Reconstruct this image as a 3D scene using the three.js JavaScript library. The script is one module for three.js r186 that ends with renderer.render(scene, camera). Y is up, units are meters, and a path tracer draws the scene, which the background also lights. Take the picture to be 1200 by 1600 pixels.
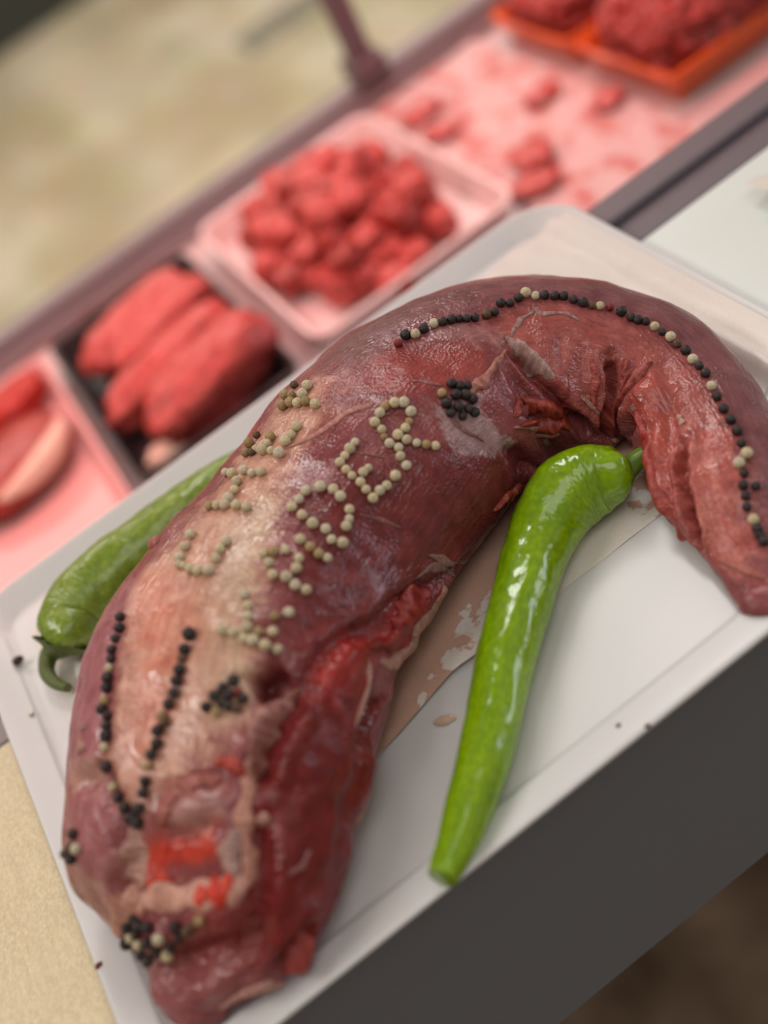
import * as THREE from 'three';
import { mergeGeometries, mergeVertices } from 'three/addons/utils/BufferGeometryUtils.js';
import { RoundedBoxGeometry } from 'three/addons/geometries/RoundedBoxGeometry.js';
import { RectAreaLightUniformsLib } from 'three/addons/lights/RectAreaLightUniformsLib.js';
import { createNoise3D } from 'simplex-noise';

// ------------------------------------------------------------------ camera, light, exposure
const scene = new THREE.Scene();
const camera = new THREE.PerspectiveCamera(45.67, 1200 / 1600, 0.02, 30);
camera.position.set(-0.0519, 0.4021, 0.4077);
camera.up.set(0.59839, 0.63835, -0.48419);
camera.lookAt(-0.0519 + 0.1004, 0.4021 - 0.6593, 0.4077 - 0.74514);
camera.focus = 0.525;
camera.userData.fStop = 2.7;
scene.add(camera);

const renderer = new THREE.WebGLRenderer({ antialias: true });
renderer.toneMapping = THREE.LinearToneMapping;
renderer.toneMappingExposure = 0.31;
renderer.shadowMap.enabled = true;
RectAreaLightUniformsLib.init();
scene.background = new THREE.Color(0x000000);

// ceiling panels: [x, z, width, depth, intensity, colour]; built as fittings further down
const PANELS = [
  [0.62, -1.2, 0.3, 1.2, 36, 0xfffcf8],
  [-1.35, -0.45, 0.3, 1.2, 54, 0xfffaf4],
  [1.3, -3.0, 1.2, 0.3, 64, 0xfffaf4],
  [-0.6, -3.0, 1.2, 0.3, 64, 0xfffaf4],
  [0.1, 1.0, 1.2, 1.2, 2.6, 0xfffcf8],
];
// daylit window in the right wall: [y, z, width, height, intensity, colour]
const WINDOW = [0.55, 0.9, 1.8, 1.2, 10.5, 0xe6edff];
// tinted tube over the meat display: [x, y, z, length, intensity, colour]
const MEATLAMP = [0.15, 0.5, -0.5, 1.5, 60, 0xff7672];

// ------------------------------------------------------------------ helpers
function mulberry(a) { return () => { a = (a + 0x6d2b79f5) | 0; let t = Math.imul(a ^ (a >>> 15), 1 | a); t = (t + Math.imul(t ^ (t >>> 7), 61 | t)) ^ t; return ((t ^ (t >>> 14)) >>> 0) / 4294967296; }; }
const rnd = mulberry(7);
const n3 = createNoise3D(mulberry(11)), m3 = createNoise3D(mulberry(23));
const fbm = (x, y, z, o = 4) => { let a = 0.5, s = 0; for (let i = 0; i < o; i++) { s += a * n3(x, y, z); x *= 2.03; y *= 2.03; z *= 2.03; a *= 0.5; } return s; };
const clamp = (x, a = 0, b = 1) => Math.min(b, Math.max(a, x));
const lerp = (a, b, t) => a + (b - a) * t;
const smooth = (a, b, x) => { const t = clamp((x - a) / (b - a)); return t * t * (3 - 2 * t); };
const V = (x, y, z) => new THREE.Vector3(x, y, z);
const hex = (h) => { const c = parseInt(h.slice(1), 16); return [(c >> 16) / 255, ((c >> 8) & 255) / 255, (c & 255) / 255]; };
const names = new Map();
function numbered(n) { const k = names.get(n) ?? 0; names.set(n, k + 1); return k ? n + '_' + String(k).padStart(3, '0') : n; }
function add(o, name, label, category, group) {
  o.name = numbered(name); scene.add(o); o.userData.label = label; o.userData.category = category;
  if (group) o.userData.group = group;
  return o;
}
function structure(o, name, label, category = 'room') { o.name = name; scene.add(o); o.userData.kind = 'structure'; o.userData.label = label; o.userData.category = category; return o; }
function part(parent, name, geo, mat, label) { const m = new THREE.Mesh(geo, mat); m.name = name; if (label) m.userData.label = label; parent.add(m); return m; }
function std(color, roughness, extra = {}) { return new THREE.MeshStandardMaterial({ color, roughness, ...extra }); }
function phys(color, roughness, extra = {}) { return new THREE.MeshPhysicalMaterial({ color, roughness, ...extra }); }
function tex(w, h, fn, srgb = true, repeat) {
  const d = new Uint8Array(w * h * 4);
  for (let j = 0, k = 0; j < h; j++) for (let i = 0; i < w; i++, k += 4) { const c = fn(i / w, j / h, i, j); d[k] = clamp(c[0]) * 255; d[k + 1] = clamp(c[1]) * 255; d[k + 2] = clamp(c[2]) * 255; d[k + 3] = 255; }
  const t = new THREE.DataTexture(d, w, h); t.magFilter = THREE.LinearFilter; t.minFilter = THREE.LinearMipmapLinearFilter; t.generateMipmaps = true;
  t.wrapS = t.wrapT = THREE.RepeatWrapping; if (srgb) t.colorSpace = THREE.SRGBColorSpace; if (repeat) t.repeat.set(...repeat); t.needsUpdate = true; return t;
}
// noise that repeats over the unit square
const tileN = (u, v, f, s = 0) => { const a = u * 2 * Math.PI, b = v * 2 * Math.PI, r = f / (2 * Math.PI); return 0.5 * (n3(Math.cos(a) * r + s, Math.sin(a) * r, Math.cos(b) * r + s) + n3(Math.sin(b) * r - s, Math.cos(a) * r + 7, Math.sin(a) * r)); };
function box(x0, x1, y0, y1, z0, z1, r = 0.0015) { const g = new RoundedBoxGeometry(x1 - x0, y1 - y0, z1 - z0, 3, Math.min(r, (x1 - x0) / 2.1, (y1 - y0) / 2.1, (z1 - z0) / 2.1)); g.translate((x0 + x1) / 2, (y0 + y1) / 2, (z0 + z1) / 2); return g; }
// a lathe-like tray: rings of a rounded rectangle [inset, y]
function trayGeometry(w, d, corner, rings, seg = 14, back) {
  const pos = [], idx = [], n = 4 * (seg + 1) * 1;
  const loop = (inset) => {
    const out = [], hw = w / 2 - inset, hd = d / 2 - inset, r = Math.max(corner - inset, 0.002);
    const cs = [[hw - r, hd - r, 0], [-hw + r, hd - r, 1], [-hw + r, -hd + r, 2], [hw - r, -hd + r, 3]];
    for (const [cx, cz, q] of cs) for (let i = 0; i <= seg; i++) { const a = (q + i / seg) * Math.PI / 2; out.push([cx + r * Math.cos(a), cz + r * Math.sin(a)]); }
    return out;
  };
  rings.forEach(([inset, y], q) => { for (const [x, z] of loop(inset)) { const b = back ? smooth(d * 0.30, d * 0.05, z) : 0; pos.push(x, b ? lerp(y, back[q][0], b) : y, z + (b ? back[q][1] * smooth(0, -d * 0.42, z) : 0)); } });
  for (let k = 0; k < rings.length - 1; k++) for (let i = 0; i < n; i++) { const a = k * n + i, b = k * n + (i + 1) % n, c = a + n, e = b + n; idx.push(a, c, b, b, c, e); }
  // close the outside bottom and the inside floor with a grid-free fan
  for (const [k, flip] of [[0, true], [rings.length - 1, false]]) { const c = pos.length / 3; pos.push(0, rings[k][1], 0); for (let i = 0; i < n; i++) { const a = k * n + i, b = k * n + (i + 1) % n; flip ? idx.push(c, a, b) : idx.push(c, b, a); } }
  const g = new THREE.BufferGeometry(); g.setAttribute('position', new THREE.Float32BufferAttribute(pos, 3)); g.setIndex(idx);
  const uv = []; for (let i = 0; i < pos.length; i += 3) uv.push(pos[i], pos[i + 2]); g.setAttribute('uv', new THREE.Float32BufferAttribute(uv, 2));
  g.computeVertexNormals(); return g;
}
// a swept body along points with radii; rf(t, angle) scales the radius
function sweep(points, radii, segs, rings, rf = () => 1, caps = true) {
  const curve = new THREE.CatmullRomCurve3(points, false, 'centripetal'), N = points.length - 1;
  const pos = [], uv = [], idx = [];
  let up = V(0, 1, 0);
  const rad = (t) => { const k = Math.min(Math.floor(t * N), N - 1), f = t * N - k, p = (i) => radii[clamp(i, 0, N)]; const a = p(k - 1), b = p(k), c = p(k + 1), e = p(k + 2); return Math.max(0.0002, b + 0.5 * f * (c - a + f * (2 * a - 5 * b + 4 * c - e + f * (3 * (b - c) + e - a)))); };
  for (let k = 0; k <= segs; k++) {
    const t = k / segs, c = curve.getPoint(t), T = curve.getTangent(t), S = V(0, 0, 0).crossVectors(T, up).normalize(), U = V(0, 0, 0).crossVectors(S, T).normalize();
    for (let i = 0; i <= rings; i++) { const a = i / rings * 2 * Math.PI, r = rad(t) * rf(t, a); const p = c.clone().addScaledVector(S, Math.cos(a) * r).addScaledVector(U, Math.sin(a) * r); pos.push(p.x, p.y, p.z); uv.push(t, i / rings); }
  }
  const n = rings + 1;
  for (let k = 0; k < segs; k++) for (let i = 0; i < rings; i++) { const a = k * n + i, b = a + 1, c = a + n, e = c + 1; idx.push(a, b, c, b, e, c); }
  if (caps) for (const [k, s] of [[0, 1], [segs, -1]]) { const c = pos.length / 3, q = curve.getPoint(k / segs); pos.push(q.x, q.y, q.z); uv.push(k / segs, 0.5); for (let i = 0; i < rings; i++) { const a = k * n + i; s > 0 ? idx.push(c, a + 1, a) : idx.push(c, a, a + 1); } }
  const g = new THREE.BufferGeometry(); g.setAttribute('position', new THREE.Float32BufferAttribute(pos, 3)); g.setAttribute('uv', new THREE.Float32BufferAttribute(uv, 2)); g.setIndex(idx); g.computeVertexNormals();
  // one smooth seam
  const nn = g.attributes.normal; for (let k = 0; k <= segs; k++) { const a = k * n, b = a + rings, v = V(nn.getX(a) + nn.getX(b), nn.getY(a) + nn.getY(b), nn.getZ(a) + nn.getZ(b)).normalize(); nn.setXYZ(a, v.x, v.y, v.z); nn.setXYZ(b, v.x, v.y, v.z); }
  return g;
}
// a lump: rounded block or ball shaped by noise, radii in metres, resting with its base at y = 0
function lump(rx, ry, rz, seed, power = 2, rough = 0.12, freq = 1.6, detail = 5) {
  let g = new THREE.IcosahedronGeometry(1, detail); g.deleteAttribute('uv'); g.deleteAttribute('normal'); g = mergeVertices(g, 1e-5);
  const p = g.attributes.position, v = V(0, 0, 0);
  for (let i = 0; i < p.count; i++) {
    v.fromBufferAttribute(p, i).normalize();
    const k = 1 / Math.pow(Math.abs(v.x) ** power + Math.abs(v.y) ** power + Math.abs(v.z) ** power, 1 / power);
    const s = k * (1 + rough * (fbm(v.x * freq + seed, v.y * freq, v.z * freq, 3) * 1.6));
    p.setXYZ(i, v.x * s * rx, v.y * s * ry, v.z * s * rz);
  }
  g.computeBoundingBox(); g.translate(0, -g.boundingBox.min.y, 0); g.computeVertexNormals();
  const uv = []; for (let i = 0; i < p.count; i++) uv.push(p.getX(i) * 20, (p.getZ(i) + p.getY(i)) * 20); g.setAttribute('uv', new THREE.Float32BufferAttribute(uv, 2));
  return g;
}
const ORD = ['first', 'second', 'third', 'fourth', 'fifth', 'sixth', 'seventh', 'eighth', 'ninth', 'tenth', 'eleventh', 'twelfth', 'thirteenth', 'fourteenth', 'fifteenth', 'sixteenth', 'seventeenth', 'eighteenth', 'nineteenth', 'twentieth'];
const TENS = ['', '', 'twenty', 'thirty', 'forty', 'fifty'], ETH = { 30: 'thirtieth', 40: 'fortieth', 50: 'fiftieth' };
const ordinal = (n) => n <= 20 ? ORD[n - 1] : ETH[n] ?? TENS[Math.floor(n / 10)] + '-' + ORD[n % 10 - 1];

// ------------------------------------------------------------------ the shop around the counter
const FLOOR = -0.9, CEIL = 1.85, X0 = -3.2, X1 = 3.4, Z0 = -4.35, Z1 = 2.2;
const beigeTex = tex(512, 512, (u, v) => {
  const a = tileN(u, v, 3), b = tileN(u, v, 9, 3), c = tileN(u, v, 40, 5);
  const k = 0.5 + 0.5 * a + 0.28 * b + 0.08 * c, m = smooth(0.35, 0.9, k);
  const col = [lerp(0.74, 0.88, m), lerp(0.68, 0.83, m), lerp(0.55, 0.73, m)];
  return col.map((x, i) => x + 0.03 * tileN(u, v, 15, i + 9));
}, true, [0.45, 0.45]);
const brownTex = tex(512, 512, (u, v) => { const k = 0.5 + 0.6 * tileN(u, v, 5, 2) + 0.35 * tileN(u, v, 14, 4); const m = clamp(k); return [lerp(0.42, 0.68, m), lerp(0.33, 0.58, m), lerp(0.25, 0.48, m)]; }, true, [1.4, 1.4]);
function floorSlab(x0, x1, z0, z1, map, rough) {
  const g = new THREE.BoxGeometry(x1 - x0, 0.06, z1 - z0); g.translate((x0 + x1) / 2, FLOOR - 0.03, (z0 + z1) / 2);
  const p = g.attributes.position, uv = g.attributes.uv; for (let i = 0; i < p.count; i++) uv.setXY(i, p.getX(i), p.getZ(i));
  return new THREE.Mesh(g, new THREE.MeshStandardMaterial({ map, roughness: rough }));
}
{
  const f = structure(floorSlab(X0, X1, Z0, -0.62, beigeTex, 0.35), 'floor', 'beige mottled stone floor of the shop behind the meat display', 'floor');
  f.receiveShadow = true;
  structure(floorSlab(X0, X1, -0.62, Z1, brownTex, 0.6), 'floor_behind_counter', 'dark brown mottled floor under the counter', 'floor');
  const wm = std(0xcfc6b6, 0.85);
  const wall = (name, x0, x1, z0, z1, label) => { const g = new THREE.BoxGeometry(x1 - x0, CEIL - FLOOR + 0.12, z1 - z0); g.translate((x0 + x1) / 2, (CEIL + FLOOR) / 2, (z0 + z1) / 2); return structure(new THREE.Mesh(g, wm), name, label, 'wall'); };
  wall('wall_back', X0 - 0.1, X1 + 0.1, Z0 - 0.1, Z0, 'pale plain wall on the far side of the shop');
  wall('wall_left', X0 - 0.1, X0, Z0, Z1, 'pale plain wall at the left of the shop');
  { // right wall with a window opening, frosted daylit glass in it
    const [wy, wz, ww, wh, I, col] = WINDOW, y0 = wy - wh / 2, y1 = wy + wh / 2, z0 = wz - ww / 2, z1 = wz + ww / 2, bb = (a, b, c, d) => box(X1, X1 + 0.1, a, b, c, d, 0.002);
    structure(new THREE.Mesh(mergeGeometries([bb(FLOOR - 0.06, y0, Z0, Z1), bb(y1, CEIL + 0.06, Z0, Z1), bb(y0, y1, Z0, z0), bb(y0, y1, z1, Z1)]), wm), 'wall_right', 'pale plain wall with a window at the right of the shop', 'wall');
    const w = new THREE.Group(); w.position.set(X1 + 0.05, wy, wz);
    const fr = (a, b, c, d) => box(-0.03, 0.03, a, b, c, d, 0.004), h = wh / 2, q = ww / 2;
    part(w, 'window_frame', mergeGeometries([fr(-h, -h + 0.05, -q, q), fr(h - 0.05, h, -q, q), fr(-h + 0.05, h - 0.05, -q, -q + 0.05), fr(-h + 0.05, h - 0.05, q - 0.05, q), fr(-h + 0.05, h - 0.05, -0.02, 0.02)]), std(0xe8e8e6, 0.5));
    for (const sgn of [-1, 1]) part(w, 'pane', box(-0.004, 0.004, -h + 0.05, h - 0.05, sgn < 0 ? -q + 0.05 : 0.02, sgn < 0 ? -0.02 : q - 0.05, 0.001), new THREE.MeshStandardMaterial({ color: 0xf4f6fa, emissive: col, emissiveIntensity: 3, roughness: 0.7 }));
    const L = new THREE.RectAreaLight(col, I, ww - 0.1, wh - 0.1); L.position.set(-0.035, 0, 0); L.rotation.y = Math.PI / 2; L.name = 'window_light'; w.add(L);
    structure(w, 'window_1', 'frosted daylit window in the right wall', 'window');
  }
  wall('wall_front', X0 - 0.1, X1 + 0.1, Z1, Z1 + 0.1, 'pale plain wall behind the butcher');
  const cg = new THREE.BoxGeometry(X1 - X0 + 0.2, 0.08, Z1 - Z0 + 0.2); cg.translate((X0 + X1) / 2, CEIL + 0.04, (Z0 + Z1) / 2);
  structure(new THREE.Mesh(cg, std(0xe6e2da, 0.9)), 'ceiling', 'plain white ceiling of the shop', 'ceiling');
  const bb = box(X0, X1, FLOOR, FLOOR + 0.45, Z0, Z0 + 0.03, 0.004);
  structure(new THREE.Mesh(bb, std(0x3a3d36, 0.7)), 'baseboard_back', 'dark grey-green base along the far wall', 'baseboard');
}
for (const [x, z, w, d, I, col] of PANELS) {
  const g = new THREE.Group(); g.position.set(x, CEIL, z);
  const m = std(0xdddddd, 0.5);
  const frame = mergeGeometries([box(-w / 2 - 0.02, w / 2 + 0.02, -0.03, 0, -d / 2 - 0.02, -d / 2), box(-w / 2 - 0.02, w / 2 + 0.02, -0.03, 0, d / 2, d / 2 + 0.02), box(-w / 2 - 0.02, -w / 2, -0.03, 0, -d / 2, d / 2), box(w / 2, w / 2 + 0.02, -0.03, 0, -d / 2, d / 2)]);
  part(g, 'frame', frame, m);
  const dm = new THREE.MeshStandardMaterial({ color: 0xffffff, emissive: col, emissiveIntensity: 4, roughness: 0.6 });
  part(g, 'diffuser', box(-w / 2, w / 2, -0.02, -0.005, -d / 2, d / 2, 0.002), dm);
  const L = new THREE.RectAreaLight(col, I, w, d); L.position.set(0, -0.024, 0); L.rotation.x = -Math.PI / 2; L.name = 'panel_light'; g.add(L);
  const where = x > 1 ? 'over the far right of the shop floor' : z > 0.5 ? 'over the butcher behind the counter' : z < -2 ? 'over the far left of the shop floor' : x < -1 ? 'at the left of the counter' : 'above the meat display';
  add(g, 'ceiling_panel', 'square-edged white ceiling light panel ' + where, 'ceiling light', 'ceiling light panels');
}
{
  const t = new THREE.Group(); t.position.set(0.95, FLOOR, -3.05); t.rotation.y = 0.0;
  const fm = std(0x8d8c84, 0.5, { metalness: 0.3 });
  part(t, 'frame', mergeGeometries([box(-0.17, 0.17, 0, 0.008, -0.075, -0.06), box(-0.17, 0.17, 0, 0.008, 0.06, 0.075), box(-0.17, -0.155, 0, 0.008, -0.06, 0.06), box(0.155, 0.17, 0, 0.008, -0.06, 0.06)]), fm);
  for (let i = 0; i < 9; i++) part(t, 'slat', box(-0.15 + i * 0.034, -0.15 + i * 0.034 + 0.022, 0, 0.007, -0.06, 0.06), fm);
  add(t, 'floor_drain', 'grey oblong drain cover set in the beige floor', 'floor drain');
}

// ------------------------------------------------------------------ counter the tray stands on
const creamTex = tex(512, 512, (u, v) => { const c = 0.04 * tileN(u, v, 60, 1) + 0.05 * tileN(u, v, 140, 2) + 0.02 * tileN(u, v, 6, 3); return [0.86 + c, 0.80 + c, 0.67 + c]; }, true, [5, 5]);
const greyFront = std(0x70757d, 0.5, { metalness: 0.1 });
{
  const g = new THREE.Group();
  const slab = box(-1.6, 0.12, -0.02, 0, -0.08, 0.128, 0.003); { const p = slab.attributes.position, uv = slab.attributes.uv; for (let i = 0; i < p.count; i++) uv.setXY(i, p.getX(i), p.getZ(i)); }
  part(g, 'worktop', slab, phys(0xffffff, 0.38, { map: creamTex }), 'cream speckled worktop');
  part(g, 'glass_worktop', box(0.1203, 1.6, -0.02, 0, -0.0975, 0.128, 0.002), phys(0xdfe9e6, 0.35, { clearcoat: 0.3, clearcoatRoughness: 0.3 }), 'pale aqua glass worktop');
  part(g, 'fascia', box(-1.6, 1.6, -0.155, -0.001, 0.1285, 0.134, 0.002), greyFront, 'dark grey fascia');
  part(g, 'underframe', box(-1.6, 1.6, -0.15, -0.0205, -0.08, 0.128, 0.004), std(0x3c3c3e, 0.6));
  for (const [x, z] of [[-1.5, 0.1], [1.5, 0.1], [-1.5, -0.08], [1.5, -0.08]]) part(g, 'leg', box(x - 0.025, x + 0.025, FLOOR - 0.009, -0.15, z - 0.02, z + 0.02, 0.003), greyFront);
  g.position.set(0, 0.009, 0.010); add(g, 'service_counter', 'cream topped counter with a dark grey fascia under the white tray', 'counter');
}
// ------------------------------------------------------------------ meat display beyond the counter
const DECK = -0.13, blackMetal = std(0x686168, 0.45), steel = std(0x8a8588, 0.38, { metalness: 0.5 });
{
  const g = new THREE.Group();
  const rail = part(g, 'rear_rail', mergeGeometries([box(-1.6, 1.6, -0.12, 0.008, -0.142, -0.118, 0.003), box(-1.6, 1.6, -0.12, 0.003, -0.1178, -0.105, 0.002), box(-1.6, 1.6, -0.12, 0.007, -0.1048, -0.0890, 0.002)]), blackMetal, 'black ribbed rail');
  part(rail, 'trim_line', box(-1.6, 0.12, -0.001, 0.0075, -0.0885, -0.0715, 0.001), steel, 'thin grey metal trim');
  const deckTex = tex(512, 512, (u, v) => { const c = 0.03 * tileN(u, v, 40, 1); const k = smooth(0.05, 0.6, tileN(u, v, 4, 8) + 0.5 * tileN(u, v, 11, 6)); return [0.78 + c, lerp(0.74, 0.64, k) + c, lerp(0.74, 0.63, k) + c]; }, true, [3, 3]);
  const deck = box(-1.6, 1.6, DECK - 0.03, DECK, -0.675, -0.1425, 0.003); { const p = deck.attributes.position, uv = deck.attributes.uv; for (let i = 0; i < p.count; i++) uv.setXY(i, p.getX(i), p.getZ(i)); }
  part(g, 'deck', deck, phys(0xffffff, 0.35, { map: deckTex }), 'white display deck');
  part(g, 'front_rail', mergeGeometries([box(-1.6, 1.6, DECK - 0.03, DECK + 0.012, -0.74, -0.6755, 0.004), box(-1.6, 1.6, DECK + 0.012, DECK + 0.022, -0.715, -0.69, 0.003)]), steel, 'grey metal front rail');
  part(g, 'body', box(-1.6, 1.6, FLOOR, DECK - 0.0305, -0.73, -0.42, 0.004), std(0x6d6a6a, 0.5));
  const post = part(g, 'post', box(0.304, 0.326, DECK + 0.0225, 0.75, -0.715, -0.69, 0.004), blackMetal, 'dark upright post');
  part(post, 'post_base', box(0.297, 0.333, DECK + 0.0225, DECK + 0.045, -0.723, -0.682, 0.004), blackMetal);
  for (const x of [-0.95, 1.5]) part(g, 'post', box(x, x + 0.03, DECK + 0.0225, 0.75, -0.715, -0.69, 0.004), blackMetal);
  add(g, 'meat_display', 'open meat display with white deck, black rail and grey front rail', 'display case');
}
{
  const [x, y, z, len, I, col] = MEATLAMP, g = new THREE.Group(); g.position.set(x, y, z);
  part(g, 'housing', box(-len / 2, len / 2, 0.012, 0.05, -0.05, 0.05, 0.006), std(0xb9b5b2, 0.45, { metalness: 0.4 }));
  part(g, 'hood', mergeGeometries([box(-len / 2, len / 2, -0.085, 0.012, 0.044, 0.05, 0.002), box(-len / 2, len / 2, -0.05, 0.012, -0.05, -0.044, 0.002)]), std(0xb9b5b2, 0.45, { metalness: 0.4 }));
  part(g, 'tube', box(-len / 2 + 0.02, len / 2 - 0.02, 0, 0.0115, -0.03, 0.03, 0.004), new THREE.MeshStandardMaterial({ color: 0xffffff, emissive: col, emissiveIntensity: 3, roughness: 0.5 }));
  for (const s of [-0.6, 0.6]) part(g, 'hanger', box(s - 0.006, s + 0.006, 0.05, CEIL - y, -0.006, 0.006, 0.002), steel);
  const L = new THREE.RectAreaLight(col, I, len - 0.04, 0.06); L.position.set(0, -0.004, 0); L.rotation.x = -Math.PI / 2; L.name = 'display_light'; g.add(L);
  add(g, 'display_lamp', 'rosy tube lamp hanging over the meat display', 'lamp');
}

// materials of the meat in the display
const rawTex = tex(512, 512, (u, v) => { const a = tileN(u, v, 6, 1), b = tileN(u, v, 22, 2), c = Math.abs(tileN(u, v, 9, 4)); const k = clamp(0.5 + 0.5 * a + 0.3 * b), f = smooth(0.07, 0.0, c) * 0.35; return [lerp(lerp(0.62, 0.82, k), 0.9, f), lerp(lerp(0.21, 0.37, k), 0.66, f), lerp(lerp(0.19, 0.34, k), 0.61, f)]; }, true);
const rawMeat = phys(0xffffff, 0.42, { map: rawTex, clearcoat: 0.3, clearcoatRoughness: 0.3 });
const rawDark = phys(0xd9b0a8, 0.42, { map: rawTex, clearcoat: 0.3, clearcoatRoughness: 0.3 });
const fatMat = phys(0xe9d2bd, 0.5, { clearcoat: 0.2 });
const trayRings = (h, wall, slope) => [[slope + 0.004, 0], [0.002, h - 0.003], [0, h - 0.001], [0.0006, h], [wall, h], [wall + 0.001, h - 0.002], [wall + slope, 0.006], [wall + slope + 0.004, 0.004]];
const whitePlastic = phys(0xe9e4e2, 0.28, { clearcoat: 0.3 });
function displayTray(name, label, x0, x1, z0, z1, h, mat, corner = 0.012) {
  const m = new THREE.Mesh(trayGeometry(x1 - x0, z1 - z0, corner, trayRings(h, 0.004, 0.008)), mat); m.position.set((x0 + x1) / 2, DECK, (z0 + z1) / 2); add(m, name, label, 'tray'); return m;
}
displayTray('display_tray', 'shallow black tray holding four red steaks', -0.094, 0.056, -0.615, -0.35, 0.028, phys(0x2c2a2c, 0.4), 0.01);
displayTray('display_tray', 'white tray under the heap of red meat cubes', 0.076, 0.272, -0.63, -0.36, 0.03, whitePlastic, 0.02);
displayTray('display_tray', 'pale tray at the left edge holding a fat-edged steak', -0.30, -0.102, -0.62, -0.34, 0.024, phys(0xe3b6b4, 0.35), 0.015);
{ // four thick steaks leaning over each other
  const spots = [[-0.02, -0.558, 0.058, 0.02, 0.021, 0.3], [-0.004, -0.512, 0.054, 0.021, 0.019, 0.28], [-0.018, -0.466, 0.066, 0.022, 0.019, 0.2], [0.0, -0.408, 0.06, 0.026, 0.027, 0.2]];
  const lab = ['rearmost steak in the black tray', 'second steak from the back of the black tray', 'third steak from the back of the black tray', 'nearest thick steak in the black tray, beside its pale trimming'];
  spots.forEach(([x, z, rx, ry, rz, turn], i) => {
    const m = new THREE.Mesh(lump(rx, ry, rz, i * 5 + 2, 3.2, 0.1, 1.3, 12), rawMeat); m.position.set(x, DECK + 0.005 + (i === 1 ? 0.006 : 0), z); m.rotation.set(0.22, turn, 0.03 * (i - 1));
    add(m, 'steak', 'thick raw red ' + lab[i], 'steak', 'steaks in the black tray');
  });
  const t = new THREE.Mesh(lump(0.018, 0.008, 0.012, 44, 2.2, 0.2, 1.5, 8), fatMat); t.position.set(-0.062, DECK + 0.0045, -0.385); add(t, 'fat_trimming', 'pale cream trimming at the front of the black tray', 'fat');
}
{ // heap of cubes: layers of a heap
  const protos = [0, 1, 2, 3, 4].map((i) => lump(0.0142, 0.0122, 0.0135, i * 3.3 + 1, 4, 0.16, 1.7, 7));
  const cx = 0.172, cz = -0.497, r = mulberry(5);
  const cubes = [];
  for (let layer = 0; layer < 3; layer++) {
    const R0 = [0.078, 0.062, 0.034][layer], stretch = 1.55, n = [42, 27, 9][layer];
    for (let k = 0; k < n; k++) { const q = Math.sqrt((k + 0.5) / n), a = k * 2.39996 + layer; cubes.push([cx + Math.cos(a) * q * R0, DECK + 0.0045 + layer * 0.0185 + r() * 0.004, cz + Math.sin(a) * q * R0 * stretch]); }
  }
  cubes.forEach(([x, y, z], i) => {
    const m = new THREE.Mesh(protos[i % 5], i % 3 ? rawMeat : rawDark); m.position.set(x, y, z); m.rotation.set((r() - 0.5) * 0.5, r() * 6.28, (r() - 0.5) * 0.5); m.scale.setScalar(0.9 + r() * 0.3);
    add(m, 'meat_cube', 'raw red meat cube in the heap on the white tray', 'meat cube', 'meat cubes heaped on the white tray');
  });
}
{ // steak with a band of fat at the left edge
  const g = new THREE.Group(); g.position.set(-0.172, DECK + 0.0045, -0.49); g.rotation.y = 0.35;
  part(g, 'lean', lump(0.056, 0.015, 0.042, 61, 3, 0.1, 1.3, 10), rawDark);
  const arc = []; for (let i = 0; i <= 10; i++) { const a = -0.4 + i / 10 * 1.9; arc.push(V(0.054 * Math.cos(a + 0.7), 0.022, 0.04 * Math.sin(a + 0.7))); }
  part(g, 'fat_band', sweep(arc, arc.map((_, i) => 0.004 + 0.007 * Math.sin(i / 10 * Math.PI)), 30, 10), fatMat, 'white fat band');
  add(g, 'steak', 'raw steak with a white fat band at the left edge of the display', 'steak');
  const o = new THREE.Mesh(lump(0.05, 0.014, 0.022, 71, 2.6, 0.15, 1.5, 9), phys(0xe9783f, 0.45, { map: rawTex })); o.position.set(-0.16, DECK + 0.0045, -0.575); o.rotation.y = 0.2; add(o, 'marinated_piece', 'orange-red marinated meat piece behind the fat-edged steak', 'meat');
}
{ // stained sheet with scraps
  const g = new THREE.PlaneGeometry(0.138, 0.5, 40, 90); g.rotateX(-Math.PI / 2); const p = g.attributes.position;
  for (let i = 0; i < p.count; i++) p.setY(i, 0.003 + 0.0022 * fbm(p.getX(i) * 22, 3, p.getZ(i) * 22, 3));
  g.computeVertexNormals();
  const st = tex(512, 512, (u, v) => { const k = smooth(0.0, 0.55, fbm(u * 4 + 3, v * 9, 1, 4) * 1.5), q = smooth(0.35, 0.6, fbm(u * 5, v * 12, 5, 4) * 1.5); return [lerp(0.8, 0.76, k) - 0.05 * q, lerp(0.74, 0.54, k) - 0.2 * q, lerp(0.73, 0.52, k) - 0.2 * q]; });
  const m = new THREE.Mesh(g, std(0xffffff, 0.6, { map: st })); m.position.set(0.349, DECK + 0.001, -0.42); add(m, 'lining_sheet', 'crumpled white lining sheet smeared pink between the trays', 'paper sheet');
  const sc = [[0.312, -0.60, 0.016, 'by the front rail'], [0.322, -0.428, 0.017, 'largest of the scraps on the lining sheet'], [0.3, -0.39, 0.015, 'nearest the white tray rim'], [0.406, -0.43, 0.012, 'beside the near orange tray'], [0.304, -0.55, 0.013, 'beside the cube heap'], [0.385, -0.5, 0.013, 'in the middle beside the orange trays']];
  sc.forEach(([x, z, r, w], i) => { const q = new THREE.Mesh(lump(r * 1.25, r * 0.3, r, i * 4 + 9, 2.4, 0.25, 1.8, 7), rawMeat); q.position.set(x, DECK + 0.005, z); q.rotation.y = i * 1.3; add(q, 'meat_scrap', 'small red meat scrap on the lining sheet, ' + w, 'meat scrap', 'scraps on the lining sheet'); });
}
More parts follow.
